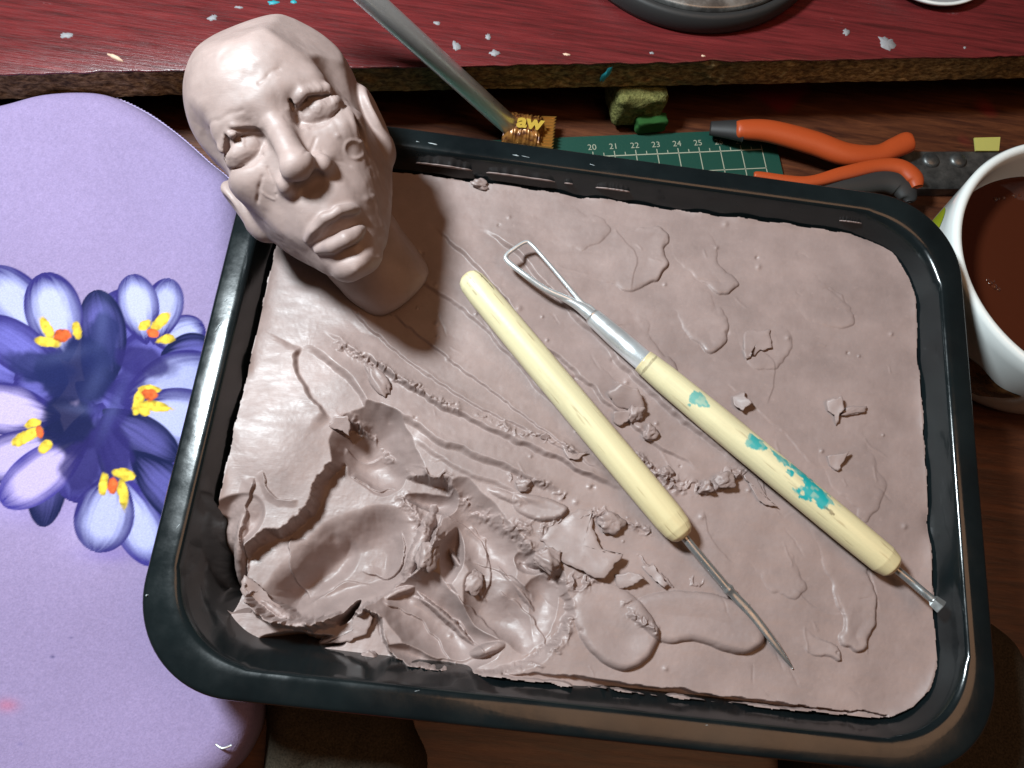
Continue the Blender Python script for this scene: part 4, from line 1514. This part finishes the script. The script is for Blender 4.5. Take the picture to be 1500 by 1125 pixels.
# one smoothing pass
for _ in range(1):
    acc = np.zeros_like(hv)
    cnt = np.zeros(len(hv))
    for k in range(4):
        np.add.at(acc, hf[:, k], hv[hf[:, (k + 1) % 4]])
        np.add.at(cnt, hf[:, k], 1)
    hv = hv * .5 + .5 * acc / cnt[:, None]
# normals
fn = np.cross(hv[hf[:, 2]] - hv[hf[:, 0]], hv[hf[:, 3]] - hv[hf[:, 1]])
nr_ = np.zeros_like(hv)
for k in range(4):
    np.add.at(nr_, hf[:, k], fn)
nr_ /= np.linalg.norm(nr_, axis=1)[:, None] + 1e-9
# hand-worked surface: soft facets everywhere, ragged marks round the eyes and along the ear-side jaw
face = sst(20, 70, hv[:, 2])
eyes = np.exp(-(((np.abs(hv[:, 0]) - 62) / 46) ** 2 + ((hv[:, 1] - 4) / 22) ** 2)) * face
side = np.exp(-((hv[:, 0] - 92) / 26) ** 2) * sst(60, -60, hv[:, 1])
dsp = 1.6 * fbm3(hv, 60, 1, 2) + .25 * fbm3(hv, 20, 3, 2) * (1 + face)
qn = fbm3(hv, 21, 5, 2) * 2.6
dsp += eyes * (2.4 * (np.round(qn) + .35 * (qn - np.round(qn))) / 1.6 + 1.0 * noise3(hv / 30, 9))
dsp += side * 1.0 * np.abs(fbm3(hv * np.array([1, .35, 1]), 14, 7, 2))
for (x, y, r, a) in [(80, -78, 13, 1.6), (-112, 62, 6, 1.5), (70, -52, 4, 1.6), (30, -234, 5, 2), (-6, -234, 6, 2.0), (60, -150, 5, 1.5), (-40, -70, 5, 1.0)]:
    rr = np.hypot(hv[:, 0] - x, hv[:, 1] - y)
    dsp += face * a * np.exp(-((rr - r) / 2.6) ** 2) if r > 9 else face * a * np.exp(-(rr / r) ** 2)
for (x0, y0, x1, y1, wd_, amp_) in [(-58, -50, -84, -74, 3, -2.6), (-44, -44, -52, -80, 2.2, -1.6), (-70, -70, -60, -84, 2.2, 1.4), (104, 0, 96, -70, 4, 1.8), (96, -70, 92, -165, 3.2, 1.8), (99, -66, 84, -120, 2.4, -1.6),
                                  (40, -60, 62, -96, 2.4, -1.0), (-30, 40, -90, 52, 3.4, -1.2), (10, 60, 44, 66, 3, -1.2), (60, -196, 70, -150, 3, 1.6), (-20, 120, 40, 150, 5, -.8), (18, -60, 40, -40, 2.6, -1.2)]:
    ex_, ey_ = x1 - x0, y1 - y0
    tt_ = np.clip(((hv[:, 0] - x0) * ex_ + (hv[:, 1] - y0) * ey_) / (ex_ ** 2 + ey_ ** 2), 0, 1)
    wob = 2.5 * noise3(hv / 16, 77)
    dd_ = np.hypot(hv[:, 0] - x0 - tt_ * ex_ + wob, hv[:, 1] - y0 - tt_ * ey_ + wob)
    dsp += face * amp_ * np.exp(-(dd_ / wd_) ** 2)
hv = hv + nr_ * dsp[:, None]
hw = HO + (hv / HS) @ HR.T
head = mesh('sculpted_head', hw, hf, M['clay_head'])
tag(head, 'unfinished bald clay head with neck, lying face up across the tray rim', 'sculpture')

# ------------------------------------------------------------------ wooden tools
def handle_mesh(a, b, r, prof, name, parent, paint, seed):
    """turned wooden handle from a to b; prof: list of (t, radius factor)"""
    a = np.array(a)
    b = np.array(b)
    n = 420
    ts = np.linspace(0, 1, n)
    ts = np.r_[0, ts[0] + .0005, ts[1:-1], 1 - .0005, 1]
    rad = r * np.interp(ts, [q[0] for q in prof], [q[1] for q in prof])
    pts = a + (b - a) * ts[:, None]
    V, F = tube(pts, rad, 96)
    o = mesh(name, V, F, M['handle'], parent)
    d = (b - a) / np.linalg.norm(b - a)
    s = np.cross(d, (0, 0, 1))
    s /= np.linalg.norm(s)
    u = np.cross(s, d)
    rel = np.asarray(V) - a
    T = rel @ d * 1000
    ang = np.arctan2(rel @ u, rel @ s)
    q = np.c_[np.cos(ang) * 3, np.sin(ang) * 3, T * .05]
    g = fbm3(np.c_[np.cos(ang) * 5, np.sin(ang) * 5, T * .035], 1.6, seed, 3)
    fine = noise3(np.c_[np.cos(ang) * 11, np.sin(ang) * 11, T * .06], seed + 21)
    C = np.array([.62, .55, .34]) * (1 + .06 * g[:, None] + .05 * fine[:, None])
    grime = sst(.15, .9, fbm3(np.c_[np.cos(ang) * 2, np.sin(ang) * 2, T * .07], 1.3, seed + 31, 3))[:, None] * .20
    C = C * (1 - grime) + np.array([.36, .27, .15]) * grime
    L = np.linalg.norm(b - a) * 1000
    warm = sst(.45, 1, T / L)[:, None] * .22
    C = C * (1 - warm) + np.array([.60, .40, .13]) * warm
    ends = (sst(2.5, 0, T) + sst(L - 3.0, L, T))[:, None] * .35
    C = C * (1 - ends) + np.array([.42, .25, .08]) * ends
    dirt = np.clip(fbm3(q, .55, seed + 4, 3) - .75, 0, 1)[:, None]
    C = C * (1 - np.clip(dirt * 1.5, 0, .6)) + np.array([.30, .20, .10]) * np.clip(dirt * 1.5, 0, .6)
    for (t0, a0, rt, ra, col, th) in paint:
        dd = np.sqrt(((T / L - t0) / rt) ** 2 + (((ang - a0 + pi) % (2 * pi) - pi) / ra) ** 2) + .55 * fbm3(np.c_[np.cos(ang) * 3, np.sin(ang) * 3, T * .4], 1.1, seed + 9, 3)
        wear = .72 + .5 * noise3(np.c_[np.cos(ang) * 5, np.sin(ang) * 5, T * .7], seed + 41)
        mk = (sst(1.02, .80, dd) * np.clip(wear + .25, .7, 1))[:, None] * th
        C = C * (1 - mk) + np.array(col) * mk
    colour_attr(o, C)
    return o


def grain_res(o):
    return o


zt = ZC
# plain handled tool
R1 = .0053
a1 = P(682, 402, zt + R1 + .0016)
b1 = P(1004, 788, zt + R1 + .0006)
tool1 = empty('needle_tool', P(840, 600, zt), 'modelling tool with plain pale wooden handle and bent flattened needle', 'sculpting tool')
TEAL = (.012, .30, .30)
DK = (.10, .07, .035)
handle_mesh(a1, b1, R1, [(0, .0), (.004, .45), (.014, .72), (.035, .88), (.08, .95), (.35, 1.0), (.75, 1.0), (.93, .97), (.965, .90), (.985, .75), (.996, .50), (1, .0)], 'handle', tool1,
            [(.055, 2.25, .045, .07, DK, .85), (.03, 1.35, .05, .04, DK, .6), (.07, .95, .06, .04, DK, .4)], 3)
nd1 = (b1 - a1) / np.linalg.norm(b1 - a1)
q = [b1 - nd1 * .006, P(1018, 806, zt + .0052), P(1045, 838, zt + .0042), P(1066, 863, zt + .0034)]
V, F = tube(spline(np.array(q), 8), .00135, 16)
mesh('shaft', V, F, M['dull_steel'], tool1)
q = spline(np.array([P(1062, 858, zt + .0036), P(1076, 873, zt + .0031), P(1100, 898, zt + .0030), P(1125, 930, zt + .0030), P(1146, 958, zt + .0022), P(1161, 979, zt + .0010)]), 10)
tt = np.linspace(0, 1, len(q))
V, F = tube(q, np.interp(tt, [0, .08, .16, .3, .7, 1], [.0013, .0019, .0014, .0015, .0011, .00025]), 14, True, np.interp(tt, [0, .15, .4, 1], [.9, .7, .4, .5]))
mesh('needle', V, F, M['dull_steel'], tool1)

# paint-stained loop tool
R2 = .0052
zl = zt + .0006
a2 = P(940, 527, zl + R2)
b2 = P(1312, 834, zl + R2 + .0004)
tool2 = empty('loop_tool', P(1100, 660, zt), 'modelling tool with wire loop and pale wooden handle stained with teal paint', 'sculpting tool')
handle_mesh(a2, b2, R2, [(0, .0), (.003, .72), (.006, .80), (.03, .84), (.10, .92), (.3, 1.0), (.8, 1.0), (.95, .96), (.985, .80), (.996, .55), (1, .0)], 'handle', tool2,
            [(.215, 1.6, .032, .55, TEAL, .8), (.44, 1.75, .028, .45, TEAL, .95), (.525, 2.05, .035, .35, TEAL, .9), (.655, 1.75, .085, .75, TEAL, 1), (.60, 2.1, .04, .4, TEAL, .9),
             (.74, 1.35, .022, .12, DK, .9), (.62, .95, .02, .1, TEAL, .6), (.03, 1.6, .004, 3.0, DK, .5)], 8)
nd2 = (b2 - a2) / np.linalg.norm(b2 - a2)
f0 = P(866, 462, zl + .0052)
q = np.array([f0, f0 + (a2 - f0) * .05, f0 + (a2 - f0) * .5, a2 + nd2 * .002])
V, F = tube(q, [.0026, .0031, .0036, .0037], 32)
mesh('ferrule', V, F, M['chrome'], tool2)
# wire loop: two wires leave the ferrule, spread, and meet in a blunt triangular end
wl = .0008
lp = [P(884, 478, zl + .0052), P(862, 456, zl + .0053), P(836, 440, zl + .0058), P(800, 424, zl + .0068), P(768, 402, zl + .0074), P(744, 383, zl + .0070), P(742, 374, zl + .0070), P(754, 364, zl + .0072),
      P(769, 355, zl + .0072), P(778, 358, zl + .0072), P(800, 382, zl + .0070), P(828, 415, zl + .0064), P(852, 443, zl + .0056), P(866, 452, zl + .0053), P(888, 474, zl + .0052)]
q = spline(np.array(lp), 8)
tt = np.linspace(0, 1, len(q))
V, F = tube(q, np.interp(tt, [0, .1, .3, .5, .7, 1], [.0012, .0012, .0010, .00075, .00065, .0010]), 12, True, 1.0)
mesh('wire_loop', V, F, M['chrome'], tool2)
# the wires bind into one stem before the ferrule
q = spline(np.array([P(884, 479, zl + .0052), P(862, 459, zl + .0052), P(842, 445, zl + .0054), P(815, 432, zl + .0058)]), 8)
V, F = tube(q, np.interp(np.linspace(0, 1, len(q)), [0, .4, 1], [.0025, .0021, .0009]), 16)
mesh('stem', V, F, M['chrome'], tool2)
q = np.array([b2 - nd2 * .006, P(1330, 848, zl + .0054), P(1352, 867, zl + .0068), P(1368, 880, zl + .0078)])
V, F = tube(spline(q, 6), .0013, 14)
mesh('shaft', V, F, M['dull_steel'], tool2)
e0, e1 = P(1364, 877, zl + .0077), P(1380, 890, zl + .0086)
V, F = tube(np.array([e0, e0 + (e1 - e0) * .25, e0 + (e1 - e0) * .95, e1]), [.0012, .0021, .0024, .0022], 4, True, .55)
mesh('blade_tip', V, F, M['dull_steel'], tool2, smooth=False)

# ------------------------------------------------------------------ cup of tea
ZCUP = .029
CUPC = (.1905, .0885)
CR = .0556
cup = empty('tea_cup', (*CUPC, ZD), 'wide white ceramic cup half hidden by the tray corner', 'cup')
prof = [(.0, ZD + .0045), (.034, ZD + .0045), (.040, ZD + .007), (.0455, ZD + .013), (.0490, ZD + .025), (CR - .0046, ZCUP - .006), (CR - .0040, ZCUP - .0015), (CR - .0032, ZCUP - .0004), (CR - .0020, ZCUP), (CR - .0008, ZCUP - .0004), (CR, ZCUP - .0018),
        (CR - .0006, ZCUP - .008), (.0528, ZD + .025), (.0492, ZD + .010), (.0472, ZD + .004), (.0455, ZD + .001), (.044, ZD), (.042, ZD), (.0405, ZD + .0018), (.0, ZD + .0020)]
V, F = lathe(prof, 120, CUPC)
recalc(mesh('cup_body', V, F, M['ceramic'], cup))
hp = spline(np.array([(CUPC[0] + .0525, CUPC[1] - .004, ZCUP - .010), (CUPC[0] + .072, CUPC[1] - .006, ZCUP - .010), (CUPC[0] + .079, CUPC[1] - .006, ZCUP - .024), (CUPC[0] + .068, CUPC[1] - .005, ZCUP - .038), (CUPC[0] + .0495, CUPC[1] - .004, ZCUP - .040)]), 10)
V, F = tube(hp, .0042, 14, True, 1.3)
mesh('cup_handle', V, F, M['ceramic'], cup)


def on_cup(z):
    pz = prof[10:17]
    return float(np.interp(z, [q[1] for q in pz][::-1], [q[0] for q in pz][::-1]))


def cup_print(a0, a1, zf0, zf1, material, n=36, mrow=8):
    V = []
    for i in range(n):
        t = i / (n - 1)
        for j in range(mrow):
            u = j / (mrow - 1)
            z = zf0(t) + (zf1(t) - zf0(t)) * u
            a = radians(a0 + (a1 - a0) * t)
            r = on_cup(z) + .00025
            V.append((CUPC[0] + r * cos(a), CUPC[1] + r * sin(a), z))
    return recalc(mesh('printed_motif', V, [tuple(q) for q in grid_faces(n, mrow)], material, cup))


cup_print(224, 250, lambda t: float(np.interp(t, [0, .75, 1], [-.021, -.012, .0045])), lambda t: .0075 - .001 * t + .0012 * sin(7 * t), M['cup_brown'])
cup_print(150, 196, lambda t: -.016 + .006 * sin(t * 3), lambda t: .012 + .006 * sin(t * 7), M['cup_green'])
zt_ = ZCUP - .0200
V, F = lathe([(.0, zt_), (.02, zt_), (.04, zt_), (.0480, zt_), (.0492, zt_ + .0004), (.0500, zt_ + .0012), (.0494, zt_ - .004), (0, zt_ - .004)], 96, CUPC)
tea = recalc(mesh('tea', V, F, M['tea']))
tag(tea, 'dark reddish brown tea filling the white cup', 'tea')
for i, (x, y, r) in enumerate([(1450, 415, .0010), (1456, 420, .0013), (1462, 424, .0009), (1446, 410, .0007), (1455, 412, .0006), (1458, 292, .0009), (1470, 290, .0008), (1485, 287, .0010), (1463, 291, .0006), (1494, 286, .0007)]):
    c = P(x, y, zt_)
    pr = [(r * cos(a), zt_ + r * .7 * sin(a)) for a in np.linspace(0, pi / 2, 6)]
    V, F = lathe(pr, 14, c[:2])
    mesh('bubble', V, F, M['ceramic_bubble'] if 'ceramic_bubble' in M else M['tea'], tea)

# ------------------------------------------------------------------ cutting mat with its printed grid
ZM = ZD + .0025
g0 = P(932, 227, ZM)
g1 = P(1116, 219, ZM)
gu = (g1 - g0) / np.linalg.norm(g1 - g0)
CM = np.linalg.norm(g1 - g0) / 6
gv = np.array([-gu[1], gu[0], 0])
mat_o = empty('cutting_mat', g0 - gv * .05, 'green cutting mat with pale numbered grid behind the tray', 'cutting mat')


def mpt(a, b, z=0.):
    return g0 + gu * a * CM + gv * b * CM + np.array([0, 0, z])


V = [mpt(a, b, z) for z in (-.0024, 0) for a, b in ((-14, -5.0), (6.75, -5.0), (6.75, 1.1), (-14, 1.1))]
mesh('mat_sheet', V, [(0, 3, 2, 1), (4, 5, 6, 7), (0, 1, 5, 4), (1, 2, 6, 5), (2, 3, 7, 6), (3, 0, 4, 7)], M['mat'], mat_o, smooth=False)


def strip(a0, b0, a1, b1, wd):
    p, q = mpt(a0, b0, .00015), mpt(a1, b1, .00015)
    d = (q - p) / np.linalg.norm(q - p)
    s_ = np.array([-d[1], d[0], 0]) * wd / 2
    mesh('grid_line', [p - s_, q - s_, q + s_, p + s_], [(0, 1, 2, 3)], M['mat_line'], mat_o, smooth=False)


strip(-13, 0, 6.03, 0, .00055)
for k in (-1, -2, -3):
    strip(-13, k, 6.03, k, .00045)
for k in range(-6, 7):
    strip(k, -3.4, k, .0, .00045)
    strip(k, 0.03, k, .26, .00045)
    if k < 6:
        strip(k + .5, 0.03, k + .5, .18, .0004)
for k, tx in enumerate(['20', '21', '22', '23', '24', '25', '26', '27']):
    cu = bpy.data.curves.new('number', 'FONT')
    cu.body = tx
    cu.size = CM * .42
    cu.align_x = 'CENTER'
    to = bpy.data.objects.new('number', cu)
    COL.objects.link(to)
    dg = bpy.context.evaluated_depsgraph_get()
    me = bpy.data.meshes.new_from_object(to.evaluated_get(dg))
    bpy.data.objects.remove(to)
    p = mpt(k - 2, .36, .00018)
    Rt = Matrix([[gu[0], gv[0], 0, p[0]], [gu[1], gv[1], 0, p[1]], [0, 0, 1, p[2]], [0, 0, 0, 1]])
    me.transform(Rt)
    me.materials.clear()
    me.materials.append(M['mat_line'])
    no_ = bpy.data.objects.new('number', me)
    COL.objects.link(no_)
    no_.parent = mat_o
    no_.matrix_parent_inverse = mat_o.matrix_world.inverted()

# ------------------------------------------------------------------ two hand tools with orange grips
zp_ = ZD + .0125


def pxs(x, y, z):
    return np.linalg.norm(P(x + 1, y, z) - P(x, y, z))


def grip(path, material, zoff, flat, name, parent):
    q = np.array([list(P(x, y, zp_ + zoff)) + [r * pxs(x, y, zp_)] for x, y, r in path])
    q = spline(q, 12)
    V, F = tube(q[:, :3], q[:, 3], 24, True, flat)
    return mesh(name, V, F, material, parent)


t1 = empty('hand_tool', P(1200, 225, ZD), 'curved all-orange tool grip lying under the edge of the red board', 'hand tool')
g = grip([(1076, 191, 3), (1080, 191, 12), (1092, 190, 15), (1130, 193, 17), (1190, 209, 18), (1240, 226, 17), (1285, 226, 14), (1312, 216, 15), (1330, 208, 15), (1336, 207, 8)], M['orange'], 0, .75, 'grip', t1)
V, F = tube(spline(np.array([P(1090, 192, zp_ - .001), P(1072, 190, zp_ - .002), P(1056, 189, zp_ - .003), P(1040, 188, zp_ - .004)]), 8), np.linspace(.0055, .0035, 25), 16, True, .7)
mesh('steel_head', V, F, M['rubber'], t1)
t2 = empty('hand_tool', P(1240, 265, ZD), 'orange and black rubber tool grip partly hidden behind the tray rim', 'hand tool')
g = grip([(1106, 256, 2), (1112, 257, 6), (1180, 266, 8), (1235, 254, 10), (1285, 243, 10), (1318, 245, 12), (1338, 260, 13), (1344, 274, 8)], M['orange'], .003, .7, 'grip', t2)
grip([(1130, 268, 5), (1190, 276, 12), (1240, 270, 18), (1290, 262, 20), (1318, 270, 20), (1330, 288, 14), (1332, 296, 5)], M['rubber'], -.0005, .62, 'inlay', g)
V, F = tube(spline(np.array([P(1128, 264, zp_), P(1095, 272, zp_ - .002), P(1060, 272, zp_ - .004)]), 8), np.linspace(.004, .0025, 17), 16, True, .7)
mesh('steel_shank', V, F, M['gunmetal'], t2)

# ------------------------------------------------------------------ grey steel bar with rivets, tape tab
zb_ = ZD + .006
c4 = [P(1318, 222, zb_), P(1318, 277, zb_), P(1475, 277, zb_), P(1475, 222, zb_)]
V = [q + np.array([0, 0, dz]) for dz in (-.0058, 0) for q in c4]
bar = empty('steel_bar', P(1400, 250, ZD), 'flat grey steel bar with rivets beside the orange grips', 'steel bar')
V2 = np.array(V)
ctr = V2[4:].mean(0)
inner = [ctr + (q - ctr) * np.array([.985, .93, 1]) + np.array([0, 0, .0006]) for q in V2[4:]]
V = list(V2) + inner
F = [(0, 3, 2, 1), (0, 1, 5, 4), (1, 2, 6, 5), (2, 3, 7, 6), (3, 0, 4, 7), (4, 5, 9, 8), (5, 6, 10, 9), (6, 7, 11, 10), (7, 4, 8, 11), (8, 9, 10, 11)]
recalc(mesh('blade', V, F, M['gunmetal'], bar, smooth=False))
for x, y in ((1362, 236), (1402, 236)):
    c = P(x, y, zb_)
    V, F = lathe([(.0042, zb_ + .0003), (.0040, zb_ + .0012), (.0030, zb_ + .0019), (.0014, zb_ + .0023), (0, zb_ + .0024)], 20, c[:2])
    mesh('rivet', V, F, M['gunmetal'], bar)
c4 = [P(1426, 203, zb_ + .0035), P(1428, 222, zb_ + .0012), P(1462, 222, zb_ + .0012), P(1464, 202, zb_ + .0035)]
V = [q + np.array([0, 0, dz]) for dz in (0, .0007) for q in c4]
o = mesh('tape_tab', V, [(0, 3, 2, 1), (4, 5, 6, 7), (0, 1, 5, 4), (1, 2, 6, 5), (2, 3, 7, 6), (3, 0, 4, 7)], M['tape'], smooth=False)
tag(recalc(o), 'small yellow tape tab on the far edge of the steel bar', 'tape')

# ------------------------------------------------------------------ sweet wrapper
wz = ZD + .0125
wr = empty('sweet_wrapper', P(775, 190, ZD), 'small brown and gold foil sweet wrapper beside the steel rod', 'wrapper')
wa, wb_ = P(738, 178, wz), P(797, 186, wz)
wu = (wb_ - wa) / np.linalg.norm(wb_ - wa)
wv = np.array([-wu[1], wu[0], 0])
Lw = np.linalg.norm(wb_ - wa)
nx, ny = 60, 30
V = []
for i in range(nx):
    t = i / (nx - 1)
    for j in range(ny):
        a = 2 * pi * j / ny
        pin = .10 + .90 * min(1, (1 - abs(2 * t - 1)) * 3.2) ** .6
        hw_ = .0078 * (1 if t < .8 else 1)
        cr = .0007 * noise2(np.array(t * 30.), np.array(cos(a) * 3 + 5), 1.0, 3) + .0006 * sin(26 * cos(a)) * sst(.66, .95, t)
        V.append(wa + wu * Lw * t + wv * hw_ * cos(a) + np.array([0, 0, (.0060 * pin) * sin(a) - .005 + cr * 1.2]))
o = mesh('foil', V, [tuple(q) for q in grid_faces(nx, ny, True)], M['wrapper'], wr)
recalc(o)
# zigzag crimped end
V = []
nz = 22
for j in range(nz):
    t = j / (nz - 1) * 2 - 1
    z = .0008 * (1 if j % 2 else -1)
    V.append(wb_ + wv * .0085 * t + np.array([0, 0, z - .0045]) - wu * .0015)
    V.append(wb_ + wv * .0088 * t + wu * (.0042 + (.0012 if j % 2 else 0)) + np.array([0, 0, z - .0038]))
o = mesh('crimped_end', V, [tuple(q) for q in grid_faces(nz, 2)], M['wrapper_gold'], wr, smooth=False)
sm_ = o.modifiers.new('thickness', 'SOLIDIFY')
sm_.thickness = .0003
cu = bpy.data.curves.new('lettering', 'FONT')
cu.body = 'aw'
cu.size = .0100
cu.shear = .1
cu.offset = .0004
to = bpy.data.objects.new('lettering', cu)
COL.objects.link(to)
me = bpy.data.meshes.new_from_object(to.evaluated_get(bpy.context.evaluated_depsgraph_get()))
bpy.data.objects.remove(to)
p = wa + wu * .0058 - wv * .0030 + np.array([0, 0, .0019])
me.transform(Matrix([[wu[0], wv[0], 0, p[0]], [wu[1], wv[1], 0, p[1]], [0, 0, 1, p[2]], [0, 0, 0, 1]]))
me.materials.clear()
me.materials.append(M['wrapper_text'])
o = bpy.data.objects.new('lettering', me)
COL.objects.link(o)
o.parent = wr
o.matrix_parent_inverse = wr.matrix_world.inverted()

# ------------------------------------------------------------------ sponge under the board
s0, s1 = P(893, 192, ZM + .0004), P(968, 186, ZM + .0004)
su = (s1 - s0) / np.linalg.norm(s1 - s0)
sv = np.array([-su[1], su[0], 0])
Ls = np.linalg.norm(s1 - s0)
sponge = empty('sponge', s0 + su * Ls / 2 + sv * .01, 'yellowish kitchen sponge with a green scouring layer under the red board', 'sponge')


def soft_box(org, lx, ly, lz, material, name, seed):
    import bmesh
    b = bmesh.new()
    bmesh.ops.create_cube(b, size=1)
    bmesh.ops.subdivide_edges(b, edges=list(b.edges), cuts=12, use_grid_fill=True)
    v = np.array([q.co[:] for q in b.verts])
    b.verts.index_update()
    F = [tuple(q.index for q in f.verts) for f in b.faces]
    b.free()
    v = v * (1 - .06 * (np.abs(v) > .49).sum(1)[:, None])
    v = v + .03 * np.stack([fbm3(v * 4, 1, seed + k, 2) for k in range(3)], 1)
    w_ = org + np.outer((v[:, 0] + .5) * lx, su) + np.outer((v[:, 1] + .5) * ly, sv)
    w_[:, 2] = org[2] + (v[:, 2] + .5) * lz
    return mesh(name, w_, F, material, sponge)


soft_box(s0, Ls, .030, .0205, M['sponge'], 'foam', 3)
soft_box(s0 + su * Ls * .45 - sv * .0035, Ls * .6, .006, .0085, M['scourer'], 'scouring_layer', 9)

# ------------------------------------------------------------------ steel rod leaning on the board's edge
r0 = P(760, 196, ZD + .0052)
r1 = P(645, 92, ZB + .0050)
rd = (r1 - r0) / np.linalg.norm(r1 - r0)
rod = empty('steel_rod', r0, 'shiny steel rod with pointed tip leaning on the edge of the red board', 'rod')
V, F = tube(np.array([r0, r0 + rd * .0006, r0 + rd * .17, r0 + rd * .1706]), [.0040, .0044, .0044, .0040], 40)
mesh('rod_tube', V, F, M['chrome'], rod)
tip = r0 - rd * .0075
V, F = tube(np.array([r0 + rd * .001, r0 - rd * .0012, r0 - rd * .003, tip]), [.0037, .0036, .0027, .0006], 24)
mesh('tip', V, F, M['dull_steel'], rod)

# ------------------------------------------------------------------ things on the red board
def circ(pts, z):
    X = np.array([P(x, y, z)[:2] for x, y in pts])
    A = np.c_[2 * X, np.ones(3)]
    c = np.linalg.solve(A, (X ** 2).sum(1))
    return c[:2], math.sqrt(c[2] + c[0] ** 2 + c[1] ** 2)


dc, dr = circ([(884, 0), (1018, 53), (1172, 0)], ZB)
disc = empty('weight_disc', (*dc, ZB), 'heavy round black base with a worn metal top on the red board', 'base')
hgt = .010
V, F = lathe([(dr - .004, ZB), (dr - .001, ZB + .0006), (dr, ZB + .003), (dr - .0005, ZB + hgt - .001), (dr - .0018, ZB + hgt), (dr - .0035, ZB + hgt), (dr - .0042, ZB + hgt - .0010), (0, ZB + hgt - .0010)], 128, dc)
recalc(mesh('rubber_foot', V, F, M['rubber'], disc))
V, F = lathe([(dr - .0045, ZB + hgt - .0008), (dr - .0046, ZB + hgt + .0008), (dr - .0056, ZB + hgt + .0014), (dr * .5, ZB + hgt + .0022), (.0, ZB + hgt + .0025)], 128, dc)
recalc(mesh('metal_top', V, F, M['disc_metal'], disc))

wc, wr_ = circ([(1328, 0), (1385, 12), (1442, 0)], ZB + .003)
wr_ = min(wr_, .03)
wc = P(1385, 12, ZB + .003)[:2] + bn[:2] * wr_
dish = empty('saucer', (*wc, ZB), 'white saucer edge on the red board', 'saucer')
V, F = lathe([(.0, ZB + .0022), (wr_ * .55, ZB + .0022), (wr_ * .82, ZB + .0030), (wr_ - .0014, ZB + .0048), (wr_ - .0006, ZB + .0052), (wr_, ZB + .0046), (wr_ - .001, ZB + .0030), (wr_ * .8, ZB + .0006), (wr_ * .6, ZB), (0, ZB + .0002)], 96, wc)
recalc(mesh('dish', V, F, M['ceramic'], dish))
V, F = lathe([(wr_ * .84, ZB + .0034), (wr_ * .86, ZB + .0037), (wr_ * .93, ZB + .0047), (wr_ * .935, ZB + .0046)], 96, wc)
mesh('painted_ring', V, F, M['paint_grey'], dish)
